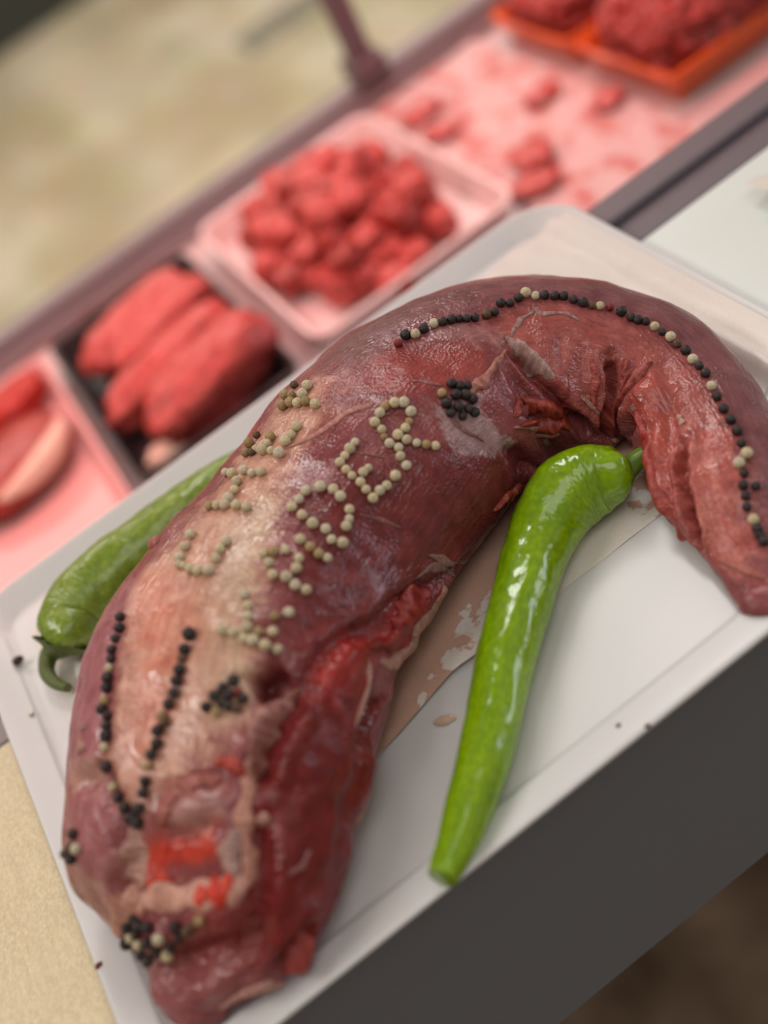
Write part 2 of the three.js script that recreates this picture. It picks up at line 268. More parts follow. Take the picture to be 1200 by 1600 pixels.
{ // two orange trays heaped with mince
  const orange = phys(0xe86a1e, 0.35, { clearcoat: 0.3 });
  for (const [z0, z1, w, s] of [[-0.64, -0.505, 'far', 3], [-0.499, -0.362, 'near', 8]]) {
    displayTray('display_tray', w + ' orange tray of minced meat at the upper right', 0.424, 0.66, z0, z1, 0.032, orange, 0.012);
    const g = lump(0.112, 0.032, 0.062, s, 3.4, 0.07, 1.4, 40), p = g.attributes.position, nn = g.attributes.normal;
    for (let i = 0; i < p.count; i++) { const d = 0.0045 * n3(p.getX(i) * 120, p.getY(i) * 120, p.getZ(i) * 120 + s) + 0.004 * n3(p.getX(i) * 50, p.getY(i) * 50, p.getZ(i) * 50); p.setXYZ(i, p.getX(i) + nn.getX(i) * d, Math.max(0, p.getY(i) + nn.getY(i) * d), p.getZ(i) + nn.getZ(i) * d); }
    g.computeVertexNormals();
    const m = new THREE.Mesh(g, rawDark); m.position.set(0.542, DECK + 0.0042, (z0 + z1) / 2); add(m, 'minced_meat', 'heap of red minced meat in the ' + w + ' orange tray', 'minced meat');
  }
}
// ------------------------------------------------------------------ white tray
const TF = 0.017; // tray floor
function trayTop(x, z) { // height of the tray's upper side
  const r = Math.min(0.2 - Math.abs(x), 0.16 - Math.abs(z)); if (r < -0.001 || r > 0.0205) return TF;
  const front = 0.0040 * smooth(0.0195, 0.0146, r) + 0.0016 * smooth(0.0146, 0.003, r), rear = 0.0095 * Math.pow(clamp(1 - (r - 0.0026) / 0.0172), 0.9);
  return TF + lerp(front, rear, smooth(0.096, 0.016, z));
}
{
  const rings = [[0.022, 0.0096], [0.0205, 0.0093], [0.0185, 0.0096], [0.0045, 0.0188], [0.0008, 0.0196], [0, 0.0205], [0.0004, 0.0215], [0.0014, 0.0220], [0.0026, 0.0220], [0.0060, 0.0216], [0.0138, 0.0205], [0.0146, 0.0202], [0.0152, 0.0197], [0.0168, 0.0178], [0.0176, 0.0173], [0.0188, TF], [0.0205, TF]];
  const m = new THREE.Mesh(trayGeometry(0.4, 0.32, 0.034, rings, 24, rings.map(([inset, y], q) => { const f = Math.pow(clamp(1 - (inset - 0.0026) / 0.0172), 0.9); return q < 7 ? [y + 0.0045 * smooth(2, 6, q), 0.005 * smooth(2, 6, q)] : [TF + 0.0095 * f, 0.005 * f]; })), phys(0xdcdcdd, 0.42, { clearcoat: 0.25, clearcoatRoughness: 0.22 }));
  add(m, 'serving_tray', 'shallow white plastic tray with rounded corners under the curved meat', 'tray');
}
// ------------------------------------------------------------------ meat: a swept body with seams, folds and lumps
const ST = [[-0.1695,0.1322,0.0263,0.42],[-0.1491,0.1127,0.0992,0.5],[-0.1278,0.0844,0.1192,0.6],[-0.1035,0.0573,0.131,0.66],[-0.0736,0.0295,0.1302,0.68],[-0.0272,0.0058,0.1199,0.7],[0.0166,-0.0117,0.121,0.72],[0.0538,-0.0196,0.1138,0.72],[0.0903,-0.0163,0.1003,0.72],[0.1224,0.0087,0.0821,0.68],[0.1355,0.0431,0.0596,0.6],[0.1143,0.1035,0.056,0.5],[0.0914,0.1482,0.0242,0.4]]; // x, z, width, height ratio along the piece
const FEAT = {
  reg: {
    silver: [[0.3148,2.023],[0.3637,1.847],[0.4238,2.011],[0.4772,2.023],[0.505,1.646],[0.4683,1.495],[0.4171,1.445],[0.3771,1.269],[0.3315,1.144],[0.267,1.093],[0.2358,0.892],[0.2013,0.955],[0.1669,1.194],[0.1435,1.483],[0.1446,1.772],[0.1735,1.898],[0.2314,1.847],[0.277,1.898]],
    pink: [[0.3237,1.96],[0.3237,1.659],[0.2814,1.445],[0.2314,1.42],[0.1724,1.521],[0.1513,1.696],[0.208,1.696],[0.2614,1.734]],
    beige: [[0.3348,1.395],[0.3904,1.533],[0.4004,1.395],[0.3337,1.106],[0.2625,1.081],[0.2347,0.93],[0.2002,0.993],[0.2125,1.206],[0.2703,1.257]],
    mauveedge: [[0.168,2.652],[0.2102,2.576],[0.2603,2.488],[0.2981,2.4],[0.327,2.35],[0.3226,2.023],[0.2647,1.86],[0.2125,1.885],[0.1691,1.935],[0.1702,2.161]],
    lobeleft: [[0.1624,2.614],[0.1591,1.935],[0.1212,1.759],[0.079,1.797],[0.0556,2.061],[0.0834,2.714],[0.1235,2.551]],
    outerarc: [[0.525,2.036],[0.5695,2.111],[0.6218,2.199],[0.6618,2.161],[0.7041,2.136],[0.7453,2.262],[0.7798,2.551],[0.8087,2.664],[0.8354,2.626],[0.8576,2.702],[0.8843,2.739],[0.9255,2.991],[0.9733,2.84],[0.9744,1.935],[0.9355,1.772],[0.8877,1.784],[0.8432,1.822],[0.7964,1.772],[0.7586,1.722],[0.7086,1.646],[0.6563,1.495],[0.5862,1.533],[0.5273,1.571]],
    darkface: [[0.4038,1.206],[0.4383,1.005],[0.4739,0.767],[0.5195,0.515],[0.5873,0.138],[0.594,-0.251],[0.4894,-0.427],[0.4316,-0.113],[0.3749,0.088],[0.2558,0.553],[0.2447,0.817],[0.2792,0.905],[0.3482,0.905]],
    chain: [[0.2392,0.616],[0.267,0.239],[0.2836,-0.138],[0.2325,-0.214],[0.1746,-0.138],[0.1123,-0.276],[0.0745,-0.327],[0.0456,-0.088],[0.0423,0.452],[0.0779,0.767],[0.1123,0.88],[0.1613,0.855],[0.2024,0.729]],
    brightred: [[0.2503,0.591],[0.2836,0.515],[0.3493,0.188],[0.396,0.0],[0.4182,-0.214],[0.3993,-0.402],[0.3671,-0.201],[0.3304,0.126],[0.2792,0.163],[0.2547,0.327],[0.2303,0.503]],
    redpatch: [[0.5428,1.508],[0.5984,1.332],[0.6285,1.106],[0.6396,0.892],[0.5951,0.817],[0.5473,0.88],[0.5139,1.131],[0.5095,1.395]],
    tailinner: [[0.6507,1.37],[0.7086,1.546],[0.7608,1.634],[0.7998,1.684],[0.8498,1.734],[0.8921,1.747],[0.9344,1.696],[0.9844,1.583],[1.0,1.495],[0.9611,-0.075],[0.9288,0.113],[0.8821,0.628],[0.7842,-0.163],[0.7542,0.339],[0.6774,0.955]],
    tailflap: [[0.8977,1.244],[0.8899,1.596],[0.901,1.747],[0.941,1.583],[0.9822,1.345],[0.9967,1.257],[0.96,0.402],[0.9355,0.804],[0.9032,1.093]],
    tailfresh: [[0.8298,1.307],[0.8687,1.181],[0.8954,1.118],[0.9199,0.628],[0.931,-0.013],[0.9066,0.314],[0.8788,0.528],[0.8532,0.616]],
    film: [[0.5217,0.804],[0.5851,0.679],[0.5795,0.465],[0.594,0.163],[0.5729,0.088],[0.5172,0.327],[0.5095,0.553]],
    film2: [[0.5884,1.546],[0.6396,1.445],[0.6852,1.232],[0.6885,1.056],[0.6307,1.131],[0.6007,1.357]],
    cavity: [[0.1046,1.734],[0.1112,1.571],[0.1079,1.332],[0.1135,1.181],[0.099,1.156],[0.0868,1.407],[0.0801,1.621],[0.0901,1.734]],
    palelobe: [[0.1346,1.533],[0.1413,1.37],[0.1413,1.106],[0.1235,1.106],[0.1112,1.244],[0.1123,1.495]],
    bottomlobe: [[0.0345,2.915],[0.0245,1.382],[0.0478,0.641],[0.0412,-0.05],[0.0056,0.653],[0.0022,2.677]],
    headred: [[0.0656,1.169],[0.0768,0.842],[0.0456,0.503],[0.0334,0.993],[0.0323,1.47]],
    vtip: [[0.1602,1.797],[0.1746,1.521],[0.1913,1.395],[0.1613,1.319],[0.139,1.483],[0.1123,1.671],[0.1301,1.772]],
    creamhead: [[0.1257,1.759],[0.1146,1.634],[0.0979,1.747],[0.0768,1.709],[0.0578,1.935],[0.0701,1.985],[0.099,1.835]],
    edgefat: [[0.1824,2.45],[0.1791,2.111],[0.1646,1.935],[0.1557,1.998],[0.1602,2.325]],
    vein1: [[0.2325,0.993],[0.2503,0.829],[0.2492,0.729],[0.2258,0.779],[0.2125,0.917]],
  },
  grv: [
    [[[0.4605,-0.314],[0.4205,-0.113],[0.3804,0.151],[0.3081,0.415],[0.257,0.591],[0.2358,0.628]],5,4],
    [[[0.2369,0.628],[0.2047,0.741],[0.178,0.829],[0.1446,0.867]],5,8.5],
    [[[0.2169,0.942],[0.2314,0.842],[0.2447,0.741]],9,7],
    [[[0.6852,1.081],[0.7108,0.729],[0.7375,0.402],[0.7642,-0.088]],5,8.5],
    [[[0.7931,1.156],[0.812,0.628],[0.7786,-0.289]],5,8.5],
    [[[0.8543,0.641],[0.8532,-0.101]],7,8],
    [[[0.762,1.269],[0.7608,0.779],[0.7675,0.478]],5,1.6],
    [[[0.7386,1.269],[0.7408,0.817]],4,1],
    [[[0.8932,1.206],[0.9077,0.993],[0.9299,0.792],[0.9466,0.591],[0.9566,0.214]],3.2,8],
    [[[0.8587,1.294],[0.8932,1.018],[0.911,0.666],[0.931,-0.113]],5,3.2],
    [[[0.8309,1.521],[0.8587,1.395],[0.8721,1.307]],3,1],
    [[[0.1212,0.892],[0.0779,0.767],[0.0378,0.528]],6,5.5],
    [[[0.1635,2.262],[0.158,1.91],[0.1301,1.747],[0.0979,1.722],[0.0578,2.011]],5,4.5],
    [[[0.0278,2.941],[0.02,1.784],[0.04,1.118],[0.059,0.741]],6,4],
    [[[0.01,1.998],[0.0356,1.106],[0.0489,0.666]],5,4.5],
    [[[0.0467,0.101],[0.0612,0.126],[0.0756,-0.05]],5,5],
    [[[0.0834,0.44],[0.099,0.038],[0.1179,-0.289]],5,2],
    [[[0.2814,-0.075],[0.2291,0.038],[0.2013,0.113]],6,5],
    [[[0.1368,1.533],[0.1457,1.319],[0.1457,1.093]],4,2],
    [[[0.1101,1.521],[0.1112,1.282],[0.1168,1.156]],4,2.4],
    [[[0.2113,0.013],[0.1557,0.088],[0.1135,0.05]],5,1.6],
    [[[0.3715,-0.126],[0.317,0.113],[0.267,0.239]],4,1.8],
    [[[0.624,0.415],[0.7075,0.276],[0.7542,0.138]],5,3],
    [[[0.5784,0.176],[0.594,-0.025],[0.6251,-0.478]],5,2.5],
    [[[0.2914,1.998],[0.2214,1.872],[0.1646,1.885]],4,1],
    [[[0.2814,1.445],[0.2158,1.433],[0.1591,1.558]],6,0.8],
    [[[0.0679,1.747],[0.0512,2.023],[0.0378,2.413]],5,2.5],
  ],
  lmp: [[0.1535,0.528,24,5],[0.0801,0.603,18,3.5],[0.1135,2.048,16,4],[0.1257,1.282,12,3.5],[0.0957,1.47,13,-4.5],[0.0122,1.395,15,3],[0.3493,0.188,12,3.5],[0.2703,0.377,13,2.5],[0.7063,0.239,11,5],[0.8465,0.942,12,4],[0.7798,-0.503,8,3],[0.7419,0.666,12,2.5],[0.8865,0.804,10,2.5],[0.5539,0.842,16,2],[0.0245,1.935,12,3],[0.0601,0.013,9,3],[0.3459,-0.364,14,-4],[0.2592,-0.151,14,-4],[0.5984,-0.113,12,-3],[0.1924,1.169,16,2],[0.9288,1.37,14,2],[0.059,1.03,12,3],[0.1969,-0.013,14,2],[0.2291,0.829,7,-4]],
  rib: [
    ["membrane_flap","#a9736a",[[0.2392,0.653],[0.2147,0.767],[0.1924,0.867],[0.1713,0.892],[0.1491,0.892]],[3,7,9,8,3],3.5],
    ["fat_strip","#c88f7c",[[0.1713,0.93],[0.1546,0.93],[0.1335,0.942],[0.1123,0.942],[0.0934,0.892],[0.0812,0.867]],[2,4,6,4,4,5],3.2],
    ["fat_strip","#cf9888",[[0.0857,0.829],[0.0801,1.018],[0.0745,1.232],[0.0701,1.508],[0.0679,1.747],[0.0623,2.086]],[4,7,7,7,6,4],3.2],
    ["red_tissue","#d23a28",[[0.0845,0.968],[0.0779,1.131],[0.0723,1.319]],[3,6,3],5],
    ["fat_frill","#b08272",[[0.4249,-0.226],[0.4049,-0.364],[0.3849,-0.214],[0.3782,-0.39],[0.3515,-0.163],[0.3103,0.025]],[3,7,8,9,8,3],3.2],
    ["meat_flap","#97302b",[[0.4149,-0.126],[0.3915,0.0],[0.376,0.013],[0.3626,-0.013],[0.3337,0.101]],[4,10,10,9,4],5],
    ["fat_strand","#bb8b7c",[[0.3026,0.151],[0.2647,0.151],[0.2458,0.176],[0.2269,0.201]],[1.2,2.6,2.2,1],1.6],
    ["fat_strip","#a98882",[[0.6841,1.206],[0.7008,1.03],[0.7141,0.855],[0.7286,0.716]],[2,6,7,2],1.6],
    ["fat_strand","#a17a76",[[0.7108,1.546],[0.7197,1.47],[0.7364,1.495],[0.7519,1.458]],[1,2,1.6,0.8],1.2],
    ["fat_strand","#a17a76",[[0.713,1.508],[0.6997,1.382],[0.6908,1.194]],[1,2.6,1.5],1.2],
    ["fat_strip","#a4675a",[[0.5762,0.741],[0.604,0.792],[0.6563,0.905],[0.6852,1.056]],[3,6,4,2],3],
    ["meat_flap","#963a2e",[[0.6096,0.377],[0.693,0.44],[0.7175,0.377],[0.7486,0.314]],[4,9,9,4],5],
    ["meat_flap","#93382c",[[0.6051,0.276],[0.6986,0.176],[0.7308,0.176],[0.7519,0.226]],[3,6,7,3],5],
    ["fat_strand","#a87a6c",[[0.6007,0.289],[0.6407,0.151],[0.7097,0.05],[0.7186,0.101]],[1.5,2.5,3,1.5],2.5],
    ["fat_knob","#ad8078",[[0.6897,-0.013],[0.6997,-0.025]],[3,3],3],
    ["meat_flap","#9c463e",[[0.8309,1.433],[0.832,1.005],[0.8254,0.54],[0.7875,-0.163]],[3,9,8,5],5.5],
    ["fat_knob","#b08078",[[0.7875,-0.289],[0.8042,-0.352]],[4,4],4],
    ["fat_strip","#ab7b72",[[0.7608,0.54],[0.772,0.402],[0.7809,0.302]],[1.5,3.5,1.5],3],
    ["fat_knob","#d0a496",[[0.8754,1.294],[0.8832,1.332]],[2,3],2],
    ["fat_knob","#b8847a",[[0.8521,0.741],[0.8565,0.767]],[3,2.5],2.6],
    ["fat_strand","#b88074",[[0.8699,0.817],[0.8799,0.729],[0.8821,0.54]],[1,2.6,1.5],2],
    ["meat_flap","#a2433b",[[0.8799,0.565],[0.9021,0.427],[0.9255,0.101],[0.9377,-0.126]],[3,6,7,3],4],
    ["meat_flap","#a03f38",[[0.0501,0.038],[0.0601,-0.013],[0.0712,-0.063]],[4,9,4],4],
    ["fat_strip","#a27464",[[0.2336,-0.339],[0.198,-0.327],[0.1546,-0.214]],[2,4.5,2],2.4],
    ["fat_knob","#c9998a",[[0.1179,0.855],[0.1246,0.779]],[3,3],3],
    ["fat_strand","#9d6c6a",[[0.109,0.402],[0.1001,0.452],[0.0934,0.553]],[1,1.8,1],1.2],
    ["fat_strand","#8d5654",[[0.4116,0.817],[0.4182,0.653],[0.4238,0.465]],[0.8,1.8,0.8],1],
    ["fat_strand","#8f5a58",[[0.4427,1.232],[0.4527,1.093],[0.4594,0.905]],[0.8,1.6,0.8],1],
    ["fat_strip","#b3776c",[[0.4327,1.608],[0.4549,1.445],[0.485,1.294],[0.4983,1.232]],[1,2.4,3,1.5],1.2],
    ["fat_strand","#8f6360",[[0.5328,0.804],[0.5328,0.591],[0.5506,0.352]],[1,3,1.5],1],
    ["fat_strand","#9c6664",[[0.5362,1.144],[0.5462,1.043],[0.5562,0.93]],[0.8,2,1],1],
    ["fat_strip","#b5847a",[[0.0044,0.478],[0.03,0.138],[0.0434,-0.188]],[1.5,4,2],3],
    ["fat_strip","#ba8070",[[0.0768,1.772],[0.0601,2.011],[0.0434,2.765]],[2,6,3],3],
    ["meat_knob","#b06a62",[[0.3526,2.312],[0.3471,2.073]],[4,5],4],
    ["meat_flap","#a86058",[[0.1146,1.533],[0.1335,1.47],[0.1446,1.319],[0.1502,1.106]],[2,5,6,3],3.5],
    ["red_tissue","#b8483c",[[0.1613,1.169],[0.1602,1.03],[0.1524,0.942]],[3,8,3],4],
    ["membrane_flap","#b28c82",[[0.1157,0.993],[0.1001,1.043],[0.0857,0.968]],[2,6,3],3],
    ["membrane_flap","#b4877a",[[0.1201,1.709],[0.0979,1.759],[0.0734,1.772]],[3,7,4],2.6],
    ["meat_flap","#8a3c39",[[0.0656,0.792],[0.0545,0.679],[0.0378,0.54]],[4,9,5],4],
    ["fat_knob","#b98a80",[[0.2024,2.086],[0.198,2.124]],[3,4],2.4],
    ["fat_knob","#b98c7e",[[0.1902,2.174],[0.1824,2.073]],[4,3],2.4],
    ["fat_strand","#957069",[[0.4238,0.138],[0.4349,-0.05],[0.4583,-0.427]],[1,3.5,1.5],1.4],
    ["fat_strand","#8f6a64",[[0.4049,0.101],[0.4271,-0.025],[0.4383,-0.314]],[1,3,1.5],1.4],
    ["meat_flap","#a04433",[[0.505,-0.101],[0.5406,-0.176],[0.5795,-0.264]],[2,6,2],4],
    ["meat_flap","#a8443c",[[0.8565,0.767],[0.8776,0.641],[0.8943,0.478],[0.9155,0.276]],[3,7,6,3],4.5],
    ["meat_flap","#9a3e38",[[0.7709,1.043],[0.7786,0.729],[0.7731,0.339]],[2,6,3],2.5],
    ["meat_flap","#9a443e",[[0.8053,1.232],[0.8198,1.068],[0.8265,0.767]],[2,7,3],3],
    ["fat_strand","#b2685c",[[0.97,0.666],[0.9844,1.131],[0.9944,1.546]],[1,3,1.5],2],
  ],
};
const BASE = TF + 0.0005, E0 = -0.035, E1 = 1.035, K = ST.length - 1;
function station(s) {
  const t = clamp(s) * K, i = Math.min(Math.floor(t), K - 1), u = t - i, out = [], der = [];
  for (let c = 0; c < 4; c++) {
    const P = (k) => ST[k][c], M = (k) => k === 0 ? P(1) - P(0) : k === K ? P(K) - P(K - 1) : (P(k + 1) - P(k - 1)) / 2;
    const a = P(i), b = P(i + 1), m = M(i), n = M(i + 1);
    out.push((2 * u ** 3 - 3 * u * u + 1) * a + (u ** 3 - 2 * u * u + u) * m + (-2 * u ** 3 + 3 * u * u) * b + (u ** 3 - u * u) * n);
    der.push((6 * u * u - 6 * u) * a + (3 * u * u - 4 * u + 1) * m + (-6 * u * u + 6 * u) * b + (3 * u * u - 2 * u) * n);
  }
  return [...out, der[0] * K, der[1] * K];
}
const stations = new Map();
const stat = (s) => { const k = Math.round(s * 20000); let q = stations.get(k); if (!q) stations.set(k, q = station(s)); return q; };
function body(s, th, out) {
  const q = stat(s), L = Math.hypot(q[4], q[5]), tx = q[4] / L, tz = q[5] / L, w = Math.max(q[2], 0.004), h = w * q[3];
  let k = 1, ex = 0;
  if (s < 0) { const f = clamp(s / E0); k = Math.sqrt(Math.max(0, 1 - f * f)); ex = -f * w * 0.35; } else if (s > 1) { const f = clamp((s - 1) / (E1 - 1)); k = Math.sqrt(Math.max(0, 1 - f * f)); ex = f * w * 0.4; }
  const c = Math.cos(th), sn = Math.sin(th), x = Math.sign(c) * Math.abs(c) ** 0.9 * k, y = 0.42 + (sn >= 0 ? 0.58 * sn ** 0.95 : -0.42 * (-sn) ** 0.6) * k;
  return out.set(q[0] - tz * x * w / 2 + tx * ex, BASE + y * h, q[1] + tx * x * w / 2 + tz * ex);
}
const gs = (s) => { const q = stat(s); return Math.hypot(q[4], q[5]); }, gt = (s) => { const q = stat(s), w = q[2], h = w * q[3]; return (w + h) / 4; };
const TW = 2048, TH = 1024, H = new Float32Array(TW * TH), RGB = new Float32Array(TW * TH * 3), WET = new Float32Array(TW * TH), HALF = Math.PI / 2;
const sOf = (i) => E0 + (E1 - E0) * i / (TW - 1), thOf = (j) => -HALF + 2 * Math.PI * j / TH;
// base colour and broad relief
const GS = [], GT = []; for (let i = 0; i < TW; i++) { GS.push(gs(sOf(i))); GT.push(gt(sOf(i))); }
const CX = new Float32Array(TW * TH), CY = new Float32Array(TW * TH), CZ = new Float32Array(TW * TH); // surface points, for grain that follows the meat
{
  const v = V(0, 0, 0);
  for (let j = 0; j < TH; j++) for (let i = 0; i < TW; i++) { const k = j * TW + i; const q = body(sOf(i), thOf(j), v); CX[k] = q.x; CY[k] = q.y; CZ[k] = q.z; }
}
const along = new Float32Array(TW); for (let i = 1; i < TW; i++) along[i] = along[i - 1] + GS[i] * (E1 - E0) / TW;
function put(k, c, a) { RGB[k * 3] = lerp(RGB[k * 3], c[0], a); RGB[k * 3 + 1] = lerp(RGB[k * 3 + 1], c[1], a); RGB[k * 3 + 2] = lerp(RGB[k * 3 + 2], c[2], a); }
const FIB = new Float32Array(TW * TH), WARPA = new Float32Array(TW * TH), WARPB = new Float32Array(TW * TH);
for (let j = 0; j < TH; j++) for (let i = 0; i < TW; i++) {
  const k = j * TW + i, th = thOf(j), rr = GT[i], a = along[i], y = Math.cos(th) * rr, z = Math.sin(th) * rr;
  FIB[k] = n3(a * 40, y * 420, z * 420) * 0.6 + n3(a * 90 + 5, y * 900, z * 900) * 0.4;
  WARPA[k] = n3(a * 110, y * 110, z * 110 + 4) * 0.65 + m3(a * 300, y * 300, z * 300) * 0.35; WARPB[k] = m3(a * 110 + 9, y * 110, z * 110);
  const broad = n3(a * 28, y * 28, z * 28 + 2), mid = m3(a * 75, y * 75, z * 75);
  const c1 = [0.478,0.231,0.243], c2 = [0.588,0.322,0.329], m = clamp(0.5 + 0.4 * broad + 0.22 * mid + 0.12 * FIB[k]);
  RGB[k * 3] = lerp(c1[0], c2[0], m); RGB[k * 3 + 1] = lerp(c1[1], c2[1], m); RGB[k * 3 + 2] = lerp(c1[2], c2[2], m);
  H[k] = 0.0016 * n3(a * 24, y * 24, z * 24) + 0.0004 * mid;
}
function inside(poly, s, t) { let c = false; for (let a = 0, b = poly.length - 1; a < poly.length; b = a++) { const [x1, y1] = poly[a], [x2, y2] = poly[b]; if ((y1 > t) !== (y2 > t) && s < (x2 - x1) * (t - y1) / (y2 - y1) + x1) c = !c; } return c; }
function segDist(px, py, ax, ay, bx, by) { const dx = bx - ax, dy = by - ay, q = clamp(((px - ax) * dx + (py - ay) * dy) / (dx * dx + dy * dy + 1e-12)); return [Math.hypot(px - ax - q * dx, py - ay - q * dy), q]; }
function each(pts, pad, fn, closed) { // visits texels near a polyline or polygon: fn(k, distance, fraction, inside)
  let s0 = 9, s1 = -9, t0 = 9, t1 = -9; for (const [s, t] of pts) { s0 = Math.min(s0, s); s1 = Math.max(s1, s); t0 = Math.min(t0, t); t1 = Math.max(t1, t); }
  const sm = (s0 + s1) / 2, ps = pad / gs(sm), pt = pad / (gt(sm) * 0.7);
  const i0 = Math.max(0, Math.floor((s0 - ps - E0) / (E1 - E0) * (TW - 1))), i1 = Math.min(TW - 1, Math.ceil((s1 + ps - E0) / (E1 - E0) * (TW - 1)));
  const j0 = Math.max(0, Math.floor((t0 - pt + HALF) / (2 * Math.PI) * TH)), j1 = Math.min(TH - 1, Math.ceil((t1 + pt + HALF) / (2 * Math.PI) * TH));
  const n = pts.length, segs = closed ? n : n - 1;
  for (let j = j0; j <= j1; j++) for (let i = i0; i <= i1; i++) {
    const s = sOf(i), t = thOf(j), A = GS[i], B = GT[i]; let best = 9, fr = 0;
    for (let q = 0; q < segs; q++) { const a = pts[q], b = pts[(q + 1) % n]; const [d, f] = segDist(0, 0, (a[0] - s) * A, (a[1] - t) * B, (b[0] - s) * A, (b[1] - t) * B); if (d < best) { best = d; fr = (q + f) / Math.max(1, segs); } }
    if (n === 1) best = Math.hypot((pts[0][0] - s) * A, (pts[0][1] - t) * B);
    const io = closed ? inside(pts, s, t) : false;
    if (io || best < pad) fn(j * TW + i, best, fr, io);
  }
}
// colour areas: [area, dark tone, light tone, edge softness m, edge raggedness m, strength, wetness]
const AREAS = [
  ["outerarc","#6e4347","#84565a",0.006,0.003,0.9,0.15],
  ["silver","#c28f78","#d9ac92",0.008,0.006,0.85,0.3],
  ["pink","#cc7866","#e09a84",0.006,0.005,0.85,0.3],
  ["beige","#c2a288","#d0b296",0.007,0.005,0.8,0.2],
  ["mauveedge","#9a5a62","#b0727a",0.005,0.004,0.85,0.2],
  ["lobeleft","#9c5a5c","#b2777a",0.004,0.003,0.85,0.15],
  ["vtip","#c48c7a","#d6a592",0.005,0.004,0.85,0.2],
  ["creamhead","#b58577","#c79a8b",0.004,0.004,0.8,0.1],
  ["edgefat","#b98c7e","#caa294",0.003,0.004,0.8,0.1],
  ["darkface","#5f2324","#7a3434",0.012,0.006,0.9,0.2],
  ["chain","#64181a","#7c2422",0.005,0.004,0.92,0.15],
  ["brightred","#8c1d1b","#a82c26",0.005,0.005,0.9,0.15],
  ["redpatch","#8c3a36","#a04843",0.006,0.005,0.8,0.15],
  ["tailinner","#944a44","#b0625a",0.006,0.004,0.85,0.3],
  ["tailflap","#b2564f","#c6776b",0.004,0.003,0.85,0.35],
  ["tailfresh","#a0443c","#b5594e",0.004,0.003,0.8,0.3],
  ["film","#a08a8a","#bfabaa",0.003,0.006,0.75,0.2],
  ["film2","#8c6461","#a87e7a",0.003,0.006,0.65,0.3],
  ["cavity","#b82a20","#e0563f",0.004,0.005,0.9,0.1],
  ["palelobe","#a4746c","#b98d85",0.004,0.003,0.8,0.1],
  ["bottomlobe","#8f4d50","#a5686a",0.005,0.003,0.8,0.1],
  ["headred","#7c2a2a","#8f3a38",0.005,0.003,0.8,0.1],
  ["vein1","#4a1616","#5c1e1d",0.003,0.002,0.85,0.1],
];
for (const [name, a, b, soft, rag, amt, fibre] of AREAS) {
  const ca = hex(a), cb = hex(b);
  each(FEAT.reg[name], soft * 2 + rag, (k, d, f, io) => {
    const sd = (io ? d : -d) + rag * WARPA[k]; const m = smooth(-soft, soft, sd) * amt; if (m <= 0) return;
    const t = clamp(0.5 + 0.45 * WARPB[k] + fibre * FIB[k] + 0.2 * WARPA[k]); put(k, [lerp(ca[0], cb[0], t), lerp(ca[1], cb[1], t), lerp(ca[2], cb[2], t)], m);
  }, true);
}
const GRAIN = new Float32Array(TW * TH); // cut face of the tail shows cross grain
each(FEAT.reg.tailflap, 0.004, (k, d, f, io) => { GRAIN[k] = smooth(-0.002, 0.003, io ? d : -d); }, true);
// seams and folds are real grooves
for (const [pts, w, d] of FEAT.grv) { const W = w / 1000; each(pts, W * 2.2, (k, dist, f) => { const taper = smooth(0, 0.12, f) * smooth(1, 0.88, f) * 0.75 + 0.25, q = (dist + 0.0012 * WARPA[k]) / (W * 0.8), v = Math.exp(-q * q); H[k] -= d / 1000 * v * taper; const q2 = (dist - W * 1.15) / (W * 0.7); H[k] += d / 1000 * 0.28 * Math.exp(-q2 * q2) * taper; }); }
for (const [s, t, r, h] of FEAT.lmp) each([[s, t]], r / 1000 * 2.2, (k, dist) => { const q = dist / (r / 1000); H[k] += h / 1000 * Math.exp(-q * q * 1.3); });
// grain, pores and damp sheen
const micro = new Uint8Array(TW * TH * 4), rough = new Uint8Array(TW * TH * 4), colour = new Uint8Array(TW * TH * 4);
for (let j = 0; j < TH; j++) for (let i = 0; i < TW; i++) {
  const k = j * TW + i, th = thOf(j), rr = GT[i], a = along[i], y = Math.cos(th) * rr, z = Math.sin(th) * rr;
  const fine = n3(a * 420, y * 620, z * 620) * 0.7 + m3(a * 900, y * 1200, z * 1200) * 0.4, wr = 1 - Math.abs(m3(a * 260, y * 330, z * 330)), damp = n3(a * 60 + 3, y * 60, z * 60);
  const cross = GRAIN[k] * Math.sin(a * 4200 + 6 * WARPB[k]) * (0.5 + 0.5 * WARPA[k]);
  const b = 0.5 + 0.12 * cross + 0.16 * FIB[k] + 0.26 * fine * (0.7 + 0.5 * damp) + 0.08 * (wr - 0.6) * smooth(0.1, 0.7, damp);
  micro[k * 4] = micro[k * 4 + 1] = micro[k * 4 + 2] = clamp(b) * 255; micro[k * 4 + 3] = 255;
  const r = clamp(0.22 + 0.10 * damp + 0.04 * WARPB[k], 0.12, 0.5);
  rough[k * 4] = rough[k * 4 + 1] = rough[k * 4 + 2] = r * 255; rough[k * 4 + 3] = 255;
  const g = 1 + 0.05 * fine + 0.07 * FIB[k] + 0.05 * cross; for (let c = 0; c < 3; c++) colour[k * 4 + c] = clamp(RGB[k * 3 + c] * g) * 255; colour[k * 4 + 3] = 255;
}
const mkTex = (d, srgb) => { const t = new THREE.DataTexture(d, TW, TH); t.magFilter = THREE.LinearFilter; t.minFilter = THREE.LinearFilter; t.wrapT = THREE.RepeatWrapping; if (srgb) t.colorSpace = THREE.SRGBColorSpace; t.needsUpdate = true; return t; };
const meatMat = new THREE.MeshPhysicalMaterial({ map: mkTex(colour, true), roughnessMap: mkTex(rough), roughness: 1, bumpMap: mkTex(micro), bumpScale: 0.0008, specularIntensity: 0.78 });
const NU = 1060, NV = 500, GP = [];
